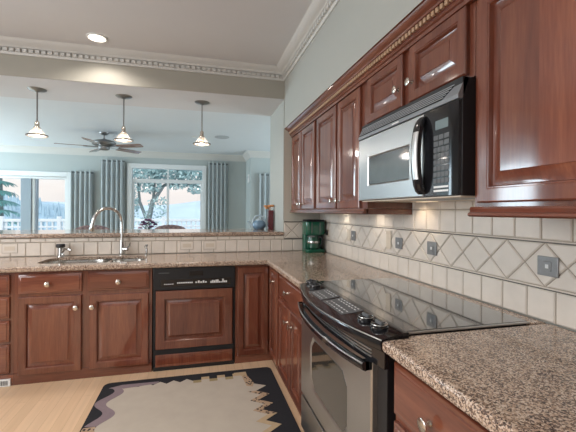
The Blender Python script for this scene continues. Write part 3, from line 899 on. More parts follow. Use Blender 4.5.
MB().box(mf - 0.0035, mf - 0.001, 1.58, 1.64, 1.791, 1.797).build('badge', M['mark'], vg, smooth=0)
# door
yd = 1.385
d = MB()
f = fmap('x', mf + 0.018)
wy0, wy1, wz0, wz1 = 1.498, 1.902, 1.508, 1.661
rr_ = [(0, 0), (0, 0.014), (0.004, 0.018)]
d.loft(rect_rings(yd, my1 - 0.003, 1.418, 1.782, rr_, f) + [[f(wy0 - .008, wz0 - .008, 0.018), f(wy1 + .008, wz0 - .008, 0.018), f(wy1 + .008, wz1 + .008, 0.018), f(wy0 - .008, wz1 + .008, 0.018)],
        [f(wy0, wz0, 0.013), f(wy1, wz0, 0.013), f(wy1, wz1, 0.013), f(wy0, wz1, 0.013)]], True, True)
dd = d.build('door', M['steel'], c, smooth=20)
MB().box(mf + 0.002, mf + 0.006, wy0, wy1, wz0, wz1).build('window', M['mwglass'], dd, smooth=0)
# handle: bowed black loop with a steel grip
hp = [(mf + 0.002, 1.388, 1.428)]
for k in range(0, 13):
    t = k / 12
    hp.append((mf - 0.012 - 0.024 * sin(pi * t) ** 0.6, 1.388, 1.440 + 0.310 * t))
hp.append((mf + 0.002, 1.388, 1.765))
m = MB(); rings = []
for i, p in enumerate(hp):
    rings.append([(p[0] + dx, p[1] + dy, p[2]) for dx, dy in ((-0.008, -0.024), (-0.014, -0.010), (-0.014, 0.010), (-0.008, 0.024), (0.008, 0.028), (0.014, 0.0), (0.008, -0.028))])
m.loft(rings)
hh = m.build('handle', M['blackgloss'], c, smooth=50)
m = MB(); rings = []
for i, p in enumerate(hp[3:-3]):
    rings.append([(p[0] + dx, p[1] + dy, p[2]) for dx, dy in ((-0.0130, -0.020), (-0.0175, -0.008), (-0.0165, 0.005), (-0.012, 0.007), (-0.008, -0.0235))])
m.loft(rings)
m.build('grip', M['steel'], hh, smooth=50)
# control side
m = MB(); rings = []
for y_, w in ((my0 + 0.002, 0.0), (my0 + 0.006, 0.012), (my0 + 0.03, 0.017), (my0 + 0.06, 0.019), (1.382, 0.018), (1.384, 0.0)):
    rings.append([(mf + 0.018 - w, y_, 1.418), (mf + 0.018 - w, y_, 1.782), (mf + 0.019, y_, 1.782), (mf + 0.019, y_, 1.418)])
m.loft(rings)
pn = m.build('control_panel', M['blackgloss'], c, smooth=40)
MB().box(mf - 0.0025, mf + 0.001, 1.222, 1.300, 1.690, 1.728, 0.001).build('display', M['display'], pn)
for r_ in range(8):
    for k in range(4):
        if r_ < 2 and k == 3: continue
        w = 0.029 if r_ < 2 else 0.0215
        st = 0.033 if r_ < 2 else 0.0245
        MB().box(mf - 0.0025, mf + 0.001, 1.216 + k * st, 1.216 + k * st + w, 1.648 - r_ * 0.0255, 1.648 - r_ * 0.0255 + 0.0195, 0.001, 1).build('key', M['keygrey'], pn)
MB().box(mf - 0.0025, mf + 0.001, 1.218, 1.308, 1.450, 1.458).box(mf - 0.0025, mf + 0.001, 1.218, 1.308, 1.434, 1.442).build('legend_strip', M['mark'], pn, smooth=0)
# underside: light lenses and filter
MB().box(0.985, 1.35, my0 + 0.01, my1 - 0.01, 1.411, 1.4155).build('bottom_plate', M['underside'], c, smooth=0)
MB().box(1.25, 1.31, 1.74, 1.86, 1.409, 1.4115).build('lamp_lens', M['lenswarm'], c, smooth=0)
MB().box(1.05, 1.22, 1.25, 1.62, 1.4095, 1.4115).build('grease_filter', M['ventgrey'], c, smooth=0)
spot('microwave_lamp', (1.25, 1.93, 1.403), 1.5, (1.0, 0.80, 0.58), 110, 0.8, 0.03, (0.6, 0, -0.8))
for uy in (2.45, 3.1): spot('under_cabinet_lamp', (1.22, uy, 1.362), 1.7, (1.0, 0.86, 0.70), 115, 0.8, 0.03, (0.55, 0, -0.8))

# ------------------------------------------------------------------ range
ry0, ry1 = 1.118, 2.098
ym = (ry0 + ry1) / 2; hw = (ry1 - ry0) / 2
def bow(y_, amt=0.078): return amt * (1 - ((y_ - ym) / hw) ** 2)
c = empty('range', (0.95, ym, 0), 'slide-in electric range with black glass cooktop and stainless oven door', 'range')
m = MB()
m.box(0.645, 1.25, ry0 + 0.004, ry1 - 0.004, 0.02, 0.868, 0.002)
m.box(0.66, 1.26, ry0 + 0.020, ry1 - 0.004, 0.868, 0.914)
m.build('body', M['blackmatte'], c)
m = MB(); m.box(0.728, 1.272, ry0 + 0.024, ry1 - 0.004, 0.9145, 0.9235, 0.003)
ct = m.build('cooktop', M['blackglass'], c)
MB().box(0.731, 1.272, ry0 + 0.0145, ry0 + 0.024, 0.9146, 0.922, 0.002).build('side_trim', M['steel'], ct)
MB().box(0.728, 1.272, ry1 - 0.004, ry1 + 0.002, 0.9146, 0.922, 0.002).build('side_trim', M['blackmatte'], ct)
NY = 28
ysamp = [ry0 + (ry1 - ry0) * i / NY for i in range(NY + 1)]
# control console: sloped top with a bowed front lip
m = MB()
m.loft([[(0.630 - bow(y_), y_, 0.866), (0.620 - bow(y_), y_, 0.872), (0.616 - bow(y_), y_, 0.900), (0.621 - bow(y_), y_, 0.908), (0.633 - bow(y_), y_, 0.911), (0.655, y_, 0.9185), (0.719, y_, 0.929), (0.727, y_, 0.927), (0.727, y_, 0.866)] for y_ in ysamp])
con = m.build('control_console', M['blackgloss'], c, smooth=40)
m = MB(); m.tube([(0.6195 - bow(y_), y_, 0.9085) for y_ in ysamp], 0.0022, 6); m.build('lip_trim', M['steel'], con, smooth=60)
def ctop(x_, y_):
    xa = 0.633 - bow(y_)
    if x_ < 0.655: return 0.911 + (x_ - xa) / (0.655 - xa) * 0.0075
    return 0.9185 + (x_ - 0.655) / 0.064 * 0.0105
for ya, yb in ((1.42, 1.66), (1.68, 1.87)):
    m = MB()
    m.loft([[(0.600, y_, ctop(0.600, y_) - 0.001), (0.600, y_, ctop(0.600, y_) + 0.0012), (0.655, y_, ctop(0.655, y_) + 0.0012), (0.700, y_, ctop(0.700, y_) + 0.0012), (0.700, y_, ctop(0.700, y_) - 0.001)] for y_ in (ya, yb)])
    pd = m.build('touch_pad', M['keygrey'], con, smooth=0)
    m = MB()
    yy = ya + 0.02
    while yy < yb - 0.02:
        for x_ in (0.612, 0.635, 0.672, 0.688):
            m.box(x_, x_ + 0.004, yy, yy + 0.014, ctop(x_, yy) + 0.0005, ctop(x_ + .004, yy) + 0.0022)
        yy += 0.03
    m.build('pad_marks', M['mark'], pd, smooth=0)
for kx, ky in ((0.672, 2.05), (0.662, 1.955), (0.660, 1.315), (0.664, 1.215)):
    z_ = ctop(kx, ky)
    m = MB(); m.lathe([(0.034, -0.004), (0.034, 0.005), (0.0315, 0.007), (0.031, 0.012), (0.028, 0.014), (0.0005, 0.0145)], (kx, ky, z_), 28)
    kb = m.build('knob', M['blackgloss'], con, smooth=40)
    m = MB(); m.tube([(kx + 0.0295 * cos(2 * pi * k / 28), ky + 0.0295 * sin(2 * pi * k / 28), z_ + 0.0135) for k in range(29)], 0.0024, 6)
    m.build('knob_ring', M['chrome'] if ky < 1.5 else M['keygrey'], kb, smooth=60)
    m = MB(); m.box(kx - 0.006, kx + 0.006, ky - 0.025, ky + 0.025, z_ + 0.012, z_ + 0.026, 0.004)
    m.build('knob_grip', M['keygrey'] if ky < 1.5 else M['blackmatte'], kb, smooth=40)
# vent strip under the console
m = MB()
m.loft([[(0.632 - bow(y_, 0.045), y_, 0.806), (0.632 - bow(y_, 0.045), y_, 0.866), (0.65, y_, 0.866), (0.65, y_, 0.806)] for y_ in ysamp])
vs_ = m.build('vent_strip', M['blackgloss'], c, smooth=40)
for z_ in (0.824, 0.836, 0.848):
    m = MB(); ys2 = ysamp[2:-2]
    m.loft([[(0.6285 - bow(y_, 0.045), y_, z_), (0.6285 - bow(y_, 0.045), y_, z_ + 0.0035), (0.633 - bow(y_, 0.045), y_, z_ + 0.0035), (0.633 - bow(y_, 0.045), y_, z_)] for y_ in ys2])
    m.build('vent_line', M['steel'], vs_, smooth=40)
# oven door
oy0, oy1 = 1.192, 2.085
m = MB()
f = fmap('x', 0.645)
wy0, wy1, wz0, wz1 = 1.420, 1.895, 0.385, 0.655
cor = 0.05
def octo(a0, a1, z0, z1, cc_, d_):
    return [f(a0 + cc_, z0, d_), f(a1 - cc_, z0, d_), f(a1, z0 + cc_, d_), f(a1, z1 - cc_, d_), f(a1 - cc_, z1, d_), f(a0 + cc_, z1, d_), f(a0, z1 - cc_, d_), f(a0, z0 + cc_, d_)]
m.loft([octo(oy0, oy1, 0.268, 0.804, 0.004, 0), octo(oy0, oy1, 0.268, 0.804, 0.004, 0.018), octo(oy0 + .005, oy1 - .005, 0.273, 0.799, 0.004, 0.024), octo(wy0 - .012, wy1 + .012, wz0 - .012, wz1 + .012, cor, 0.024), octo(wy0, wy1, wz0, wz1, cor, 0.018)])
od = m.build('oven_door', M['steel'], c, smooth=25)
m = MB(); m.loft([octo(wy0 + .001, wy1 - .001, wz0 + .001, wz1 - .001, cor, 0.015), octo(wy0 + .001, wy1 - .001, wz0 + .001, wz1 - .001, cor, 0.020)])
m.build('window', M['ovenglass'], od, smooth=0)
hy = [oy0 + (oy1 - oy0) * i / 24 for i in range(25)]
def hx(y_): return 0.618 - 0.066 * (1 - abs((y_ - ym) / hw) ** 2.2)
m = MB()
m.loft([[(hx(y_) - 0.012, y_, 0.778), (hx(y_) - 0.014, y_, 0.800), (hx(y_) - 0.008, y_, 0.806), (hx(y_) + 0.012, y_, 0.806), (hx(y_) + 0.016, y_, 0.780), (hx(y_), y_, 0.772)] for y_ in hy])
m.box(0.60, 0.624, oy0, oy0 + 0.03, 0.775, 0.806); m.box(0.60, 0.624, oy1 - 0.03, oy1, 0.775, 0.806)
hd = m.build('handle', M['blackgloss'], od, smooth=50)
m = MB(); m.tube([(hx(y_) - 0.0135, y_, 0.803) for y_ in hy], 0.0032, 8); m.build('handle_trim', M['steel'], hd, smooth=60)
m = MB(); m.box(0.622, 0.645, oy0, oy1, 0.06, 0.252, 0.004); m.build('storage_drawer', M['steel'], c)

# ------------------------------------------------------------------ coffee maker in the corner
cx, cy = 1.235, 3.71
c = empty('coffee_maker', (cx, cy, 0.914), 'glossy dark green drip coffee maker in the worktop corner', 'coffee maker')
def rr(cx_, cy_, hx_, hy_, z_, p=5): return [(q[0], q[1], z_) for q in sq(cx_, cy_, hx_, hy_, 32, p)]
MB().loft([rr(cx, cy, 0.108, 0.10, 0.9145), rr(cx, cy, 0.112, 0.104, 0.925), rr(cx, cy, 0.112, 0.104, 0.945), rr(cx, cy, 0.104, 0.098, 0.950)]).build('base', M['green'], c, smooth=35)
MB().loft([rr(cx, cy + 0.055, 0.106, 0.046, 0.949), rr(cx, cy + 0.055, 0.106, 0.046, 1.11)]).build('water_tank', M['green'], c, smooth=35)
MB().loft([rr(cx, cy, 0.106, 0.10, 1.105), rr(cx, cy, 0.110, 0.104, 1.115), rr(cx, cy, 0.110, 0.104, 1.235), rr(cx, cy, 0.104, 0.10, 1.242)]).build('filter_housing', M['green'], c, smooth=35)
MB().loft([rr(cx, cy, 0.104, 0.10, 1.2425), rr(cx, cy, 0.108, 0.102, 1.249), rr(cx, cy, 0.100, 0.095, 1.262), rr(cx, cy, 0.06, 0.06, 1.266)]).build('lid', M['blackmatte'], c, smooth=35)
for dx in (-0.055, 0.035):
    MB().box(cx + dx, cx + dx + 0.006, cy - 0.1075, cy - 0.10, 1.115, 1.235).build('trim_strip', M['pewter'], c, smooth=0)
cf = MB().lathe([(0.05, 0.0), (0.064, 0.012), (0.068, 0.05), (0.064, 0.1), (0.052, 0.135), (0.052, 0.146), (0.0005, 0.147)], (cx - 0.014, cy - 0.040, 0.9515), 28).build('carafe', M['greenglass'], c, smooth=40)
MB().lathe([(0.0675, 0.062), (0.0695, 0.066), (0.0685, 0.080), (0.066, 0.086)], (cx - 0.014, cy - 0.040, 0.9515), 28).build('band', M['chrome'], cf, smooth=40)
MB().tube([(cx + 0.028, cy - 0.07, 1.085), (cx + 0.065, cy - 0.098, 1.075), (cx + 0.07, cy - 0.10, 1.03), (cx + 0.055, cy - 0.088, 0.985), (cx + 0.038, cy - 0.072, 0.985)], 0.008, 8).build('carafe_handle', M['blackmatte'], cf, smooth=50)
m = MB()
m.box(cx - 0.10, cx - 0.02, cy - 0.108, cy - 0.104, 1.08, 1.093, 0.001); m.build('control_strip', M['pewter'], c)

# ------------------------------------------------------------------ plates and outlets
def plate(y_, z_, w, h, mat, label, name='outlet_plate', cat='outlet', slot=True, grp=None):
    p = empty(name, (RW - 0.011, y_, z_ - h / 2), label, cat, grp)
    xf = RW - 0.0125
    MB().box(xf - 0.006, xf, y_ - w / 2, y_ + w / 2, z_ - h / 2, z_ + h / 2, 0.002).build('cover', M[mat], p)
    if slot:
        MB().box(xf - 0.0085, xf - 0.0055, y_ - 0.016, y_ + 0.016, z_ - 0.02, z_ + 0.02, 0.002).build('switch', M['blackgloss'] if mat == 'beigeplate' else M['pewter'], p)
        MB().box(xf - 0.0105, xf - 0.008, y_ - 0.007, y_ + 0.007, z_ - 0.008, z_ + 0.008, 0.001).build('toggle', M['mark'], p)
    return p


plate(1.128, 1.138, 0.088, 0.078, 'pewter', 'square pewter plate on the tiles under the large near wall cabinet', 'switch_plate', 'switch')
plate(1.852, 1.137, 0.088, 0.078, 'pewter', 'square pewter plate on the tiles behind the cooktop middle', 'switch_plate', 'switch')
plate(2.21, 1.136, 0.085, 0.076, 'pewter', 'square pewter plate beside the tall beige plate on the tiles', 'switch_plate', 'switch')
plate(2.95, 1.138, 0.085, 0.085, 'pewter', 'square pewter plate nearest the green coffee maker', 'switch_plate', 'switch')
plate(2.345, 1.148, 0.065, 0.130, 'beigeplate', 'tall beige outlet plate between diamond tiles behind the range', slot=False)
plate(3.05, 1.135, 0.058, 0.10, 'beigeplate', 'small beige outlet plate beside the far pewter plate', slot=False)
p = empty('plug', (RW - 0.02, 3.595, 1.09), 'black plug in the wall just beside the green coffee maker', 'plug')
MB().box(RW - 0.0165, RW - 0.0115, 3.565, 3.625, 1.085, 1.165, 0.002).build('cover', M['beigeplate'], p)
MB().box(RW - 0.036, RW - 0.0165, 3.575, 3.61, 1.10, 1.155, 0.006).build('adapter', M['blackmatte'], p)
for xa, xb, lb in ((-1.718, -1.598, 'tile-coloured outlet plate on the peninsula tiles near the drawer stack'), (-0.147, -0.027, 'tile-coloured outlet plate on the tiles nearer the sink'), (0.084, 0.204, 'tile-coloured outlet plate on the tiles nearer the corner')):
    p = empty('outlet_plate', ((xa + xb) / 2, BW - 0.012, 0.953), lb, 'outlet')
    MB().box(xa - 0.004, xb + 0.004, BW - 0.0135, BW - 0.0115, 0.949, 1.037).build('back_plate', M['grout'], p, smooth=0)
    MB().box(xa, xb, BW - 0.0175, BW - 0.0135, 0.953, 1.033, 0.0018).build('cover', M['tile'], p)
    MB().box(xa + 0.018, xb - 0.018, BW - 0.0195, BW - 0.017, 0.974, 1.012, 0.001).build('socket', M['beigeplate'], p)

# toe-kick register
c = empty('floor_register', (-1.42, 3.2, 0.002), 'white slotted air register in the toe kick below the drawer stack', 'vent')
MB().box(-1.55, -1.366, 3.186, 3.2015, 0.001, 0.056, 0.003).build('grille_frame', M['white'], c)
for k in range(13):
    MB().box(-1.54 + k * 0.0125, -1.54 + k * 0.0125 + 0.006, 3.184, 3.187, 0.012, 0.046).build('slot', M['blackmatte'], c, smooth=0)

# ------------------------------------------------------------------ rug
rg_ = MB()
RX0, RX1, RY0, RY1 = -0.675, 0.628, 0.9, 3.05
def rpoly(pts, z, mi):
    rg_.mi = mi
    n = len(pts)
    rg_.loft([[(p[0], p[1], z - 0.002) for p in pts], [(p[0], p[1], z) for p in pts]], True, True)
cr = []
for (x_, y_, a0) in ((RX1 - .05, RY1 - .05, 0), (RX0 + .05, RY1 - .05, pi / 2), (RX0 + .05, RY0 + .05, pi), (RX1 - .05, RY0 + .05, 1.5 * pi)):
    for k in range(5): cr.append((x_ + .05 * cos(a0 + k * pi / 8), y_ + .05 * sin(a0 + k * pi / 8)))
rg_.mi = 0
rg_.loft([[(p[0], p[1], 0.0005) for p in cr], [(p[0], p[1], 0.009) for p in cr]])
# inner field with wavy, zigzag and castellated edges
left = []
yy = RY1 - 0.10
while yy > RY0 + 0.15:
    left.append((-0.555 + 0.043 * sin((RY1 - yy - 0.10) * 2 * pi / 0.30), yy)); yy -= 0.025
field = list(left)
field += [(-0.40, RY0 + 0.12), (0.40, RY0 + 0.12)]
rightz = []
yy = RY0 + 0.2; k = 0
while yy < RY1 - 0.32:
    rightz.append((0.44 if k % 2 == 0 else 0.53, yy)); yy += 0.065; k += 1
field += rightz
field += [(0.42, RY1 - 0.26), (0.40, RY1 - 0.14), (0.38, RY1 - 0.11)]
xx = 0.36; top = []
for k in range(6):
    hi = k % 2 == 0
    top += [(xx, RY1 - (0.07 if hi else 0.115)), (xx - 0.062, RY1 - (0.07 if hi else 0.115))]; xx -= 0.062
k = 0
while xx > -0.46:
    top.append((xx, RY1 - (0.12 if k % 2 == 0 else 0.075))); xx -= 0.05; k += 1
field += top
rpoly(field, 0.0105, 1)
# mauve wave, olive blocks, tan and spotted edgings
mv = [(p[0] - 0.068 + 0.008 * sin(p[1] * 9), p[1] + 0.015) for p in left[:21]] + [(p[0] + 0.004, p[1]) for p in reversed(left[:21])]
rpoly([(-0.625, RY1 - 0.095), (-0.54, RY1 - 0.06), (-0.27, RY1 - 0.065), (-0.29, RY1 - 0.10), (-0.52, RY1 - 0.125)], 0.0110, 2)
rpoly(mv, 0.0113, 2)
sp = [(p[0] - 0.07, p[1]) for p in left[20:40]] + [(p[0] + 0.004, p[1]) for p in reversed(left[20:40])]
rpoly(sp, 0.0112, 5)
xx = 0.36
for k in range(6):
    hi = k % 2 == 0
    y1_ = RY1 - (0.07 if hi else 0.115)
    rpoly([(xx, y1_ - 0.042), (xx, y1_ + 0.0005), (xx - 0.062, y1_ + 0.0005), (xx - 0.062, y1_ - 0.042)], 0.0112, 3 if k % 2 else 4)
    xx -= 0.062
rpoly([(0.31, RY1 - 0.055), (0.41, RY1 - 0.055), (0.41, RY1 - 0.13), (0.37, RY1 - 0.13), (0.35, RY1 - 0.10), (0.31, RY1 - 0.10)], 0.0111, 4)
rpoly([(0.41, RY1 - 0.12), (0.445, RY1 - 0.26), (0.43, RY1 - 0.32), (0.385, RY1 - 0.30), (0.37, RY1 - 0.13)], 0.0113, 5)
for i in range(len(rightz) - 2):
    a, b_ = rightz[i], rightz[i + 1]
    rpoly([(a[0] - 0.06, a[1]), (a[0] + 0.001, a[1]), (b_[0] + 0.001, b_[1]), (b_[0] - 0.06, b_[1])], 0.0112 + 0.00005 * (i % 2), 5 if i >= len(rightz) - 7 else 4)
ru = rg_.build('rug', [M['rugblack'], M['rugfield'], M['rugmauve'], M['rugolive'], M['rugtan'], M['rugspots']], smooth=0)
tag(ru, 'beige wool rug with a black zigzag and wavy border on the wooden floor', 'rug')

# ------------------------------------------------------------------ pendants, recessed lights, ceiling vent
PL = [(-1.583, 4.215), (-0.764, 4.225), (0.061, 4.218)]
PN = ['brushed nickel pendant lamp on a rod, farthest from the corner, above the end of bar', 'middle brushed nickel pendant lamp, hanging in front of the ceiling fan', 'brushed nickel pendant lamp hanging closest to the wall cabinets']
p0 = empty('pendant_lamp', (PL[0][0], PL[0][1], BB), PN[0], 'pendant lamp', 'pendant lamps under the beam')
x_, y_ = PL[0]
MB().lathe([(0.082, -0.0005), (0.085, -0.006), (0.074, -0.014), (0.03, -0.022), (0.012, -0.034), (0.0005, -0.034)], (x_, y_, BB), 28).build('canopy', M['fanmetal'], p0, smooth=50)
MB().tube([(x_, y_, BB - 0.03), (x_, y_, 2.235)], 0.0075, 10).build('rod', M['pewter'], p0, smooth=60)
MB().lathe([(0.009, 2.265), (0.016, 2.255), (0.022, 2.245), (0.022, 2.205), (0.03, 2.20), (0.033, 2.186), (0.0005, 2.186)], (x_, y_, 0), 20).build('socket', M['nickel'], p0, smooth=45)
sh = MB(); n = 40; rings = []
for r_, z_ in ((0.034, 2.187), (0.050, 2.165), (0.062, 2.145), (0.080, 2.128), (0.096, 2.118), (0.098, 2.113), (0.088, 2.116), (0.060, 2.136), (0.046, 2.16), (0.031, 2.183)):
    rings.append([(x_ + r_ * (1 + (0.012 if k % 2 else -0.012)) * cos(2 * pi * k / n), y_ + r_ * (1 + (0.012 if k % 2 else -0.012)) * sin(2 * pi * k / n), z_) for k in range(n)])
sh = sh.loft(rings, False, False).build('lamp_shade', M['lampglass'], p0, smooth=60)
MB().lathe([(0.090, 2.122), (0.100, 2.117), (0.100, 2.107), (0.090, 2.105), (0.090, 2.122)], (x_, y_, 0), 40, caps=False).build('shade_ring', M['darkmetal'], sh, smooth=50)
MB().sphere((x_, y_, 2.142), 0.024, 1.2).build('bulb', M['bulb'], p0, smooth=80)
pend = [p0]
for i in (1, 2):
    q = copy_tree(p0); q.location = (PL[i][0], PL[i][1], BB); q['label'] = PN[i]; pend.append(q)
for i, (x_, y_) in enumerate(PL):
    d = bpy.data.lights.new('pendant_glow', 'POINT'); d.energy = 3; d.color = WARM; d.shadow_soft_size = 0.03
    o = bpy.data.objects.new('pendant_glow', d); COL.objects.link(o); o.location = (x_, y_, 2.09)

def can(name, x_, y_, z_, r, label, es=None):
    c = empty(name, (x_, y_, z_ - 0.01), label, 'ceiling light')
    MB().lathe([(r, -0.0005), (r, -0.006), (r * 0.88, -0.011), (r * 0.80, -0.009), (r * 0.80, -0.0005)], (x_, y_, z_), 32, caps=False).build('trim_ring', M['white'], c, smooth=50)
    MB().lathe([(r * 0.81, -0.002), (r * 0.81, -0.006), (r * 0.4, -0.0075), (0.0005, -0.0078)], (x_, y_, z_), 32).build('lens', M['lens'] if es else M['white'], c, smooth=50)
can('recessed_light', -0.869, 3.556, CE, 0.088, 'lit round recessed light in the ceiling in front of the beam', 1)
spot('recessed_light_beam', (-0.869, 3.556, CE - 0.03), 26, WARM, 150, 0.5, 0.06)
can('recessed_light', 0.0, 6.39, CL, 0.085, 'unlit round recessed light in the living room ceiling beside the air vent')
c = empty('ceiling_vent', (0.426, 6.268, CL - 0.012), 'round grey air vent in the living room ceiling', 'vent')
MB().lathe([(0.125, -0.0005), (0.125, -0.006), (0.112, -0.012), (0.10, -0.008), (0.10, -0.0005)], (0.426, 6.268, CL), 32, caps=False).build('vent_frame', M['ventgrey'], c, smooth=50)
for k in range(4): MB().lathe([(0.10 - k * 0.024, -0.004), (0.094 - k * 0.024, -0.015), (0.084 - k * 0.024, -0.015), (0.082 - k * 0.024, -0.004)], (0.426, 6.268, CL), 28, caps=(k == 3)).build('vent_ring', M['ventgrey'], c, smooth=40)

# ceiling fan
fx, fy = -1.46, 6.45
c = empty('ceiling_fan', (fx, fy, CL), 'five-blade ceiling fan with pewter motor hanging in the living room', 'ceiling fan')
MB().lathe([(0.075, -0.0005), (0.075, -0.01), (0.05, -0.035), (0.02, -0.045), (0.0005, -0.045)], (fx, fy, CL), 24).build('canopy', M['fanmetal'], c, smooth=45)
MB().tube([(fx, fy, CL - 0.04), (fx, fy, CL - 0.13)], 0.014, 10).build('downrod', M['fanmetal'], c, smooth=60)
MB().lathe([(0.03, -0.105), (0.045, -0.115), (0.10, -0.125), (0.165, -0.145), (0.185, -0.17), (0.175, -0.20), (0.12, -0.225), (0.085, -0.235), (0.085, -0.27), (0.06, -0.285), (0.0005, -0.288)], (fx, fy, CL), 32).build('motor', M['fanmetal'], c, smooth=40)
for k in range(5):
    a = radians(190 + 72 * k)
    ux, uy = cos(a), sin(a); px, py = -uy, ux
    def bp(r_, w_, z_): return (fx + ux * r_ + px * w_, fy + uy * r_ + py * w_, z_)
    m = MB()
    zb = CL - 0.235
    m.loft([[bp(r_, -w_, zb + 0.012), bp(r_, w_, zb - 0.012), bp(r_, w_, zb - 0.005), bp(r_, -w_, zb + 0.019)] for r_, w_ in ((0.24, 0.05), (0.30, 0.062), (0.55, 0.07), (0.66, 0.066), (0.69, 0.045))])
    bl = m.build('blade', M['fanwood'], c, smooth=40)
    m = MB(); m.loft([[bp(r_, -w_, zb - 0.009), bp(r_, w_, zb - 0.003), bp(r_, w_, zb + 0.004), bp(r_, -w_, zb - 0.002)] for r_, w_ in ((0.08, 0.03), (0.18, 0.018), (0.26, 0.035), (0.30, 0.02))])
    m.build('blade_iron', M['fanmetal'], bl, smooth=40)

# ------------------------------------------------------------------ curtains
def curtain(x0, x1, y_, z1, label, z0=0.03, folds=5):
    c = empty('curtain', ((x0 + x1) / 2, y_, z0), label, 'curtain', 'living room curtains')
    n = folds * 10
    rings = []
    for z_, gath, amp in ((z0, 1.0, 1.0), (z0 + 0.6, 0.98, 1.0), (z1 - 0.4, 0.97, 0.95), (z1 - 0.10, 0.97, 0.8), (z1 - 0.05, 0.97, 0.55), (z1, 0.98, 0.8)):
        fr = []; bk = []
        for i in range(n + 1):
            t = i / n
            xx_ = (x0 + x1) / 2 + (t - 0.5) * (x1 - x0) * gath
            yy_ = y_ - 0.055 - 0.038 * amp * (sin(2 * pi * folds * t + 0.6 * sin(5 * t + z_ * 0.6)))
            fr.append((xx_, yy_ - 0.003, z_)); bk.append((xx_, yy_ + 0.003, z_))
        rings.append(fr + bk[::-1])
    m = MB(); m.loft(rings)
    m.build('fabric', M['curtain'], c, smooth=60)
    m = MB(); m.tube([(x0 + 0.0, y_ - 0.055, z1 - 0.028), (x1 - 0.0, y_ - 0.055, z1 - 0.028)], 0.014, 10)
    m.build('rod', M['rod'], c, smooth=60)
    m = MB()
    for xx_ in (x0 + 0.02, x1 - 0.02): m.box(xx_ - 0.008, xx_ + 0.008, y_ - 0.05, y_ + 0.0, z1 - 0.036, z1 - 0.02)
    m.build('bracket', M['rod'], c, smooth=0)
curtain(-2.49, -2.06, FW_ - 0.02, 2.15, 'blue-grey pleated curtain beside the glass patio door')
curtain(-1.915, -1.455, FW_ - 0.02, 2.41, 'blue-grey pleated curtain hung higher, between patio door and divided window')
curtain(0.26, 0.70, FW_ - 0.02, 2.43, 'blue-grey pleated curtain on the wall side of the divided window')
curtain(1.285, 1.70, 7.59, 2.15, 'slim blue-grey curtain beyond the kettle, partly hidden by the jamb', folds=4)
c = empty('thermostat', (1.10, 7.74, 1.98), 'small white box high on the side of the wall corner beyond the bar', 'thermostat')
MB().box(1.085, 1.1145, 7.68, 7.80, 1.96, 2.14, 0.006).build('housing', M['white'], c)
MB().box(1.082, 1.086, 7.71, 7.77, 2.06, 2.11, 0.001).build('screen', M['ventgrey'], c)

# ------------------------------------------------------------------ things on the bar
kx, ky, kz = 0.762, 4.43, 1.1275
c = empty('teapot', (kx, ky, kz), 'blue glass teapot with pale spout and arched handle on the bar', 'teapot')
MB().lathe([(0.055, 0.0), (0.062, 0.006), (0.082, 0.03), (0.088, 0.055), (0.078, 0.085), (0.055, 0.105), (0.045, 0.11), (0.0005, 0.11)], (kx, ky, kz), 28).build('body', M['blueceramic'], c, smooth=50)
MB().lathe([(0.048, 0.108), (0.046, 0.116), (0.02, 0.126), (0.008, 0.13), (0.012, 0.14), (0.008, 0.15), (0.0005, 0.152)], (kx, ky, kz), 20).build('lid', M['palemetal'], c, smooth=50)
MB().tube([(kx - 0.07, ky, kz + 0.035), (kx - 0.10, ky - 0.005, kz + 0.05), (kx - 0.12, ky - 0.005, kz + 0.08), (kx - 0.145, ky - 0.005, kz + 0.098)], [0.018, 0.015, 0.011, 0.013], 10).build('spout', M['palemetal'], c, smooth=50)
MB().tube([(kx + 0.075 * cos(a) * 1.05, ky, kz + 0.08 + 0.09 * sin(a)) for a in [pi * k / 14 for k in range(15)]], 0.010, 8).build('handle', M['palemetal'], c, smooth=60)
vx, vy = 0.888, 4.34
c = empty('vase', (vx, vy, kz), 'tall dark red square vase beside the teapot on the bar', 'vase')
m = MB()
m.loft([[(vx + dx * w, vy + dy * w, kz + z_) for dx, dy in ((-1, -1), (1, -1), (1, 1), (-1, 1))] for w, z_ in ((0.028, 0.0), (0.03, 0.004), (0.032, 0.225), (0.03, 0.235), (0.024, 0.235), (0.024, 0.10))])
m.build('body', M['redceramic'], c, smooth=20)
fl = empty('dried_flowers', (vx, vy, kz + 0.2365), 'small bunch of orange dried flowers in the dark red vase', 'flowers')
random.seed(5)
for k in range(7):
    a = k * 2.4; rr_ = 0.008 + 0.0085 * k
    hx_, hy_, hz_ = vx - 0.022 + rr_ * cos(a), vy + 0.6 * rr_ * sin(a), kz + 0.262 + 0.03 * random.random()
    m = MB()
    for j in range(6):
        b_ = j * pi / 3
        m.sphere((hx_ + 0.010 * cos(b_), hy_ + 0.010 * sin(b_), hz_), 0.014, 0.9, 8, 5)
    m.sphere((hx_, hy_, hz_ + 0.004), 0.009, 0.8, 8, 5)
    m.tube([(vx + (hx_ - vx) * 0.2, vy, kz + 0.2365), (hx_, hy_, hz_)], 0.0018, 5)
    m.build('blossom', M['orange'], fl, smooth=60)

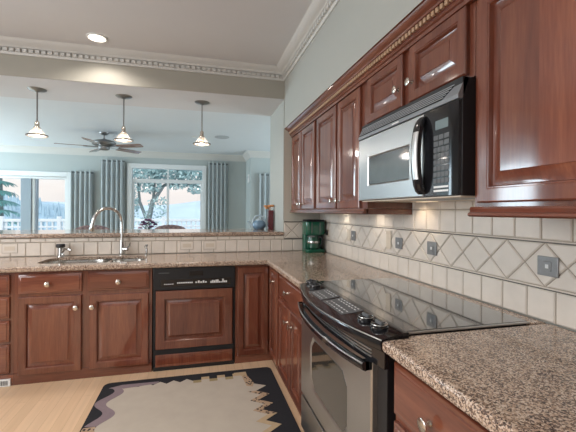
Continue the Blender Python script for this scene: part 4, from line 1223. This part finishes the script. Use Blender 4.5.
# ------------------------------------------------------------------ living room chairs, table, flowers
def chair(x_, y_, label):
    c = empty('dining_chair', (x_, y_, 0), label, 'chair', 'chairs behind the bar')
    hw_ = 0.225
    m = MB(); rings = []
    for t in [i / 10 for i in range(11)]:
        z_ = 0.50 + (1.145 - 0.50) * t
        rings.append(None)
    outline = [(-hw_ * 0.92, 0.50), (hw_ * 0.92, 0.50), (hw_, 0.8), (hw_, 1.055)]
    for k in range(1, 12):
        a = pi * k / 12
        outline.append((hw_ * cos(a), 1.065 + 0.085 * sin(a)))
    outline += [(-hw_, 1.055), (-hw_, 0.8)]
    yb = lambda z_: y_ - 0.20 - 0.06 * (z_ - 0.5) / 0.6
    def sc(s_): return [(p[0] * s_, 0.8 + (p[1] - 0.8) * (1 - (1 - s_) * 0.7)) for p in outline]
    rg2 = []
    for s_, d_ in ((0.93, 0.0), (1.0, 0.015), (1.0, 0.045), (0.93, 0.06)):
        rg2.append([(x_ + p[0], yb(p[1]) + d_, p[1]) for p in sc(s_)])
    m.loft(rg2)
    m.build('backrest', M['upholstery'], c, smooth=35)
    MB().box(x_ - 0.23, x_ + 0.23, y_ - 0.18, y_ + 0.25, 0.40, 0.485, 0.025, 3).build('seat', M['upholstery'], c)
    for dx in (-0.2, 0.2):
        MB().tube([(x_ + dx, y_ - 0.22, 0.0), (x_ + dx, y_ - 0.185, 0.42), (x_ + dx, y_ - 0.195, 0.56)], [0.017, 0.022, 0.02], 8).build('leg', M['darkwood'], c, smooth=60)
        MB().tube([(x_ + dx, y_ + 0.22, 0.0), (x_ + dx, y_ + 0.21, 0.41)], [0.016, 0.022], 8).build('leg', M['darkwood'], c, smooth=60)
chair(-1.36, 5.62, 'dining chair with brown plaid curved back, behind the faucet')
chair(-0.355, 5.62, 'dining chair with brown plaid curved back, in front of the divided window')
c = empty('dining_table', (-0.95, 6.35, 0), 'dark wooden dining table beyond the plaid chairs', 'table')
MB().box(-1.75, -0.0, 5.95, 6.75, 0.72, 0.755, 0.008).build('tabletop', M['darkwood'], c)
for dx in (-1.66, -0.09):
    for dy in (6.03, 6.67): MB().box(dx - 0.035, dx + 0.035, dy - 0.035, dy + 0.035, 0, 0.72, 0.006).build('leg', M['darkwood'], c)
bx, by = -0.735, 6.12
tag(MB().lathe([(0.05, 0.0), (0.06, 0.01), (0.075, 0.09), (0.055, 0.2), (0.05, 0.25), (0.06, 0.27), (0.052, 0.27), (0.045, 0.2), (0.0005, 0.03)], (bx, by, 0.7555), 24).build('vase', M['palemetal'], smooth=50), 'pale blue vase holding flowers on the dining table', 'vase')
c = empty('flower_bouquet', (bx, by, 0.95), 'bouquet of purple and pink flowers on the dining table', 'flowers')
random.seed(11)
for k in range(13):
    a = k * 2.39996; r_ = 0.028 * math.sqrt(k + 0.3) * 1.35
    hx_, hy_, hz_ = bx + r_ * cos(a), by + r_ * 0.8 * sin(a), 1.20 - 0.9 * r_ * r_ * 8 + 0.02 * random.random()
    m = MB()
    for j in range(7):
        b_ = j * 2 * pi / 7
        m.sphere((hx_ + 0.018 * cos(b_), hy_ + 0.018 * sin(b_), hz_ + 0.006 * (j % 2)), 0.017, 0.7, 8, 5)
    m.sphere((hx_, hy_, hz_ + 0.010), 0.014, 0.8, 8, 5)
    fb = m.build('blossom', M['purple'] if k % 3 else M['pink'], c, smooth=60)
    MB().tube([(bx + 0.1 * (hx_ - bx), by + 0.1 * (hy_ - by), 1.027), (hx_, hy_, hz_)], 0.003, 5).build('stem', M['leaf'], fb, smooth=60)
m = MB()
for k in range(26):
    a = random.random() * 2 * pi; r_ = 0.05 + 0.08 * random.random(); z_ = 1.06 + 0.12 * random.random()
    px_, py_ = bx + r_ * cos(a), by + r_ * sin(a)
    m.loft([[(px_ - 0.03 * cos(a) + t * 0.06 * cos(a) - w * sin(a), py_ - 0.03 * sin(a) + t * 0.06 * sin(a) + w * cos(a), z_ + 0.02 * t + h_) for w, h_ in ((-ww, 0), (0, 0.002), (ww, 0), (0, -0.002))] for t, ww in ((0, 0.002), (0.5, 0.013), (1, 0.002))])
m.build('foliage', M['leaf'], c, smooth=40)

# ------------------------------------------------------------------ outside: deck, railing, trees, hills
struct(MB().box(-9, 6, 8.46, 11.9, -0.15, -0.03).build('deck_outside', M['deck'], smooth=0))
c = empty('deck_railing', (-1.5, 11.5, -0.03), 'white wooden deck railing with balusters outside the windows', 'railing')
MB().box(-8.5, 5, 11.45, 11.55, 1.02, 1.10, 0.01).build('top_rail', M['whitewash'], c)
MB().box(-8.5, 5, 11.47, 11.53, 0.85, 0.90, 0.006).build('middle_rail', M['whitewash'], c)
MB().box(-8.5, 5, 11.47, 11.53, 0.06, 0.12, 0.006).build('bottom_rail', M['whitewash'], c)
for x_ in (-7.2, -5.15, -3.75, -2.35, -0.95, 0.45, 1.85, 3.3): MB().box(x_ - 0.05, x_ + 0.05, 11.44, 11.56, -0.03, 1.17, 0.008).build('post', M['whitewash'], c)
b0 = None
for k in range(54):
    x_ = -6.3 + k * 0.14
    if b0 is None:
        b0 = MB().box(-0.02 + x_, 0.02 + x_, 11.48, 11.52, 0.12, 1.02).build('baluster', M['whitewash'], c, smooth=0)
    else:
        q = b0.copy(); COL.objects.link(q); q.parent = c; q.location = (k * 0.14, 0, 0)
c = empty('porch_post', (-3.66, 9.75, -0.03), 'blue-grey square porch post standing on the deck outside the patio door', 'post')
MB().box(-3.735, -3.635, 9.70, 9.80, -0.03, 2.9, 0.008).build('shaft', M['greytrim'], c)
MB().box(-3.755, -3.615, 9.68, 9.82, -0.03, 0.14, 0.006).build('foot', M['greytrim'], c)


def leaf_cloud(m, c_, rad, n, size, rnd):
    for _ in range(n):
        while True:
            p = Vector((rnd.uniform(-1, 1), rnd.uniform(-1, 1), rnd.uniform(-1, 1)))
            if p.length < 1: break
        p = Vector(c_) + Vector((p.x * rad[0], p.y * rad[1], p.z * rad[2]))
        a = Vector((rnd.uniform(-1, 1), rnd.uniform(-1, 1), rnd.uniform(-1, 1))).normalized()
        b = a.cross(Vector((rnd.uniform(-1, 1), rnd.uniform(-1, 1), rnd.uniform(-1, 1)))).normalized()
        s_ = size * rnd.uniform(0.6, 1.3)
        m.add([p - a * s_, p + b * s_ * 0.5, p + a * s_, p - b * s_ * 0.5], [(0, 1, 2, 3)])


rnd = random.Random(7)
# evergreen at the left of the patio door
ex, ey = -8.35, 18.5
c = empty('spruce_tree', (ex, ey, -5), 'teal-green spruce tree beyond the deck, seen through the patio door', 'tree')
MB().tube([(ex, ey, -5), (ex, ey, 0.5), (ex, ey, 4.2)], [0.25, 0.16, 0.02], 8).build('trunk', M['bark'], c, smooth=60)
m = MB()
for lv in range(13):
    z_ = -1.6 + lv * 0.42
    R_ = 1.25 * (1 - lv / 15) + 0.12
    for k in range(13):
        a = 2 * pi * k / 13 + lv * 0.7 + rnd.uniform(-.15, .15)
        for t in [0.15 + 0.12 * q for q in range(8)]:
            px_ = ex + R_ * t * cos(a); py_ = ey + R_ * t * sin(a); pz = z_ - 0.30 * R_ * t * t
            for side in (-1, 1):
                l_ = 0.24 * (1.15 - t) + 0.05
                b_ = a + side * 0.9
                m.add([(px_, py_, pz + .03), (px_ + l_ * cos(b_), py_ + l_ * sin(b_), pz - 0.03), (px_ + l_ * 1.3 * cos(a + side * .3), py_ + l_ * 1.3 * sin(a + side * .3), pz - 0.07)], [(0, 1, 2)])
m.build('needles', M['spruce'], c, smooth=0)
# leafy tree in the divided window
tx, ty = -1.95, 15.2
c = empty('leafy_tree', (tx, ty, -5), 'broad blue-green tree leaning beyond the deck, behind the divided window', 'tree')
m = MB()
m.tube([(tx, ty, -5), (tx + 0.05, ty, -1), (tx + 0.1, ty, 0.8), (tx + 0.28, ty, 1.7), (tx + 0.7, ty, 2.35), (tx + 1.3, ty, 2.75)], [0.26, 0.17, 0.11, 0.09, 0.06, 0.03], 10)
m.tube([(tx + 0.1, ty, 0.9), (tx - 0.2, ty, 1.7), (tx - 0.3, ty + 0.1, 2.8)], [0.07, 0.055, 0.03], 8)
m.tube([(tx + 0.3, ty, 1.75), (tx + 0.35, ty + 0.1, 2.5), (tx + 0.3, ty, 3.2)], [0.06, 0.04, 0.02], 8)
m.tube([(tx + 0.7, ty, 2.35), (tx + 1.5, ty, 2.45), (tx + 2.1, ty, 2.35)], [0.045, 0.03, 0.015], 8)
m.build('trunk', M['bark'], c, smooth=60)
m = MB()
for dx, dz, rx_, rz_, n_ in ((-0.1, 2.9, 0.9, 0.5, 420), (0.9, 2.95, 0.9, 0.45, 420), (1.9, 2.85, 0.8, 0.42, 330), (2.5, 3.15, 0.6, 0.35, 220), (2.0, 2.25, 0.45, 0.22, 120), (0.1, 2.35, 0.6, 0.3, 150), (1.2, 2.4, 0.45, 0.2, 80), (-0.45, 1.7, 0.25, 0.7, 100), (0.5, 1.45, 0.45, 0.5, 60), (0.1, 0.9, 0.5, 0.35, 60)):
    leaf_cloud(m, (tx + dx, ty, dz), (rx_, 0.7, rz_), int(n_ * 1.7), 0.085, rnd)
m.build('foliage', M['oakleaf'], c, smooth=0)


def hill(name, x0, x1, y0, y1, hf, mat, label, nx_=60, ny_=24):
    m = MB(); vs = []; fs = []
    for j in range(ny_ + 1):
        for i in range(nx_ + 1):
            x_ = x0 + (x1 - x0) * i / nx_; y_ = y0 + (y1 - y0) * j / ny_
            vs.append((x_, y_, hf(x_, y_)))
    for j in range(ny_):
        for i in range(nx_):
            a = j * (nx_ + 1) + i
            fs.append((a, a + 1, a + nx_ + 2, a + nx_ + 1))
    m.add(vs, fs)
    return struct(m.build(name, M[mat], org=((x0 + x1) / 2, y0, 0), smooth=80))


def wav(x_, s_): return sin(x_ * s_) + 0.5 * sin(x_ * s_ * 2.3 + 1.3) + 0.25 * sin(x_ * s_ * 5.1 + 0.4)
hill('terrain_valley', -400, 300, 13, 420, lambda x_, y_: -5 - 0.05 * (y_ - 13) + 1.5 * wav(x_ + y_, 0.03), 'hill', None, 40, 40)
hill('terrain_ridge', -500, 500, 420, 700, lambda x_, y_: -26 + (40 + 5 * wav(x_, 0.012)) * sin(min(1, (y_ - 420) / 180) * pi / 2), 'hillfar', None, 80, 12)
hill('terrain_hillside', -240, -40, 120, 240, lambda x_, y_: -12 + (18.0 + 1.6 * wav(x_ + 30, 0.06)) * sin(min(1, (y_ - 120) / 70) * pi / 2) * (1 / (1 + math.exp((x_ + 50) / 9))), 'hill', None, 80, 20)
# distant conifers along the hillside: nobody could count them
m = MB()
for k in range(520):
    x_ = rnd.uniform(-125, -36); y_ = rnd.uniform(105, 190)
    z_ = -12 + (18.0 + 1.6 * wav(x_ + 30, 0.06)) * sin(max(0, min(1, (y_ - 120) / 70)) * pi / 2) * (1 / (1 + math.exp((x_ + 50) / 9)))
    h_ = rnd.uniform(2.5, 5.0)
    m.lathe([(h_ * 0.20, -0.6), (h_ * 0.13, h_ * 0.45), (0.02, h_)], (x_, y_, z_), 6)
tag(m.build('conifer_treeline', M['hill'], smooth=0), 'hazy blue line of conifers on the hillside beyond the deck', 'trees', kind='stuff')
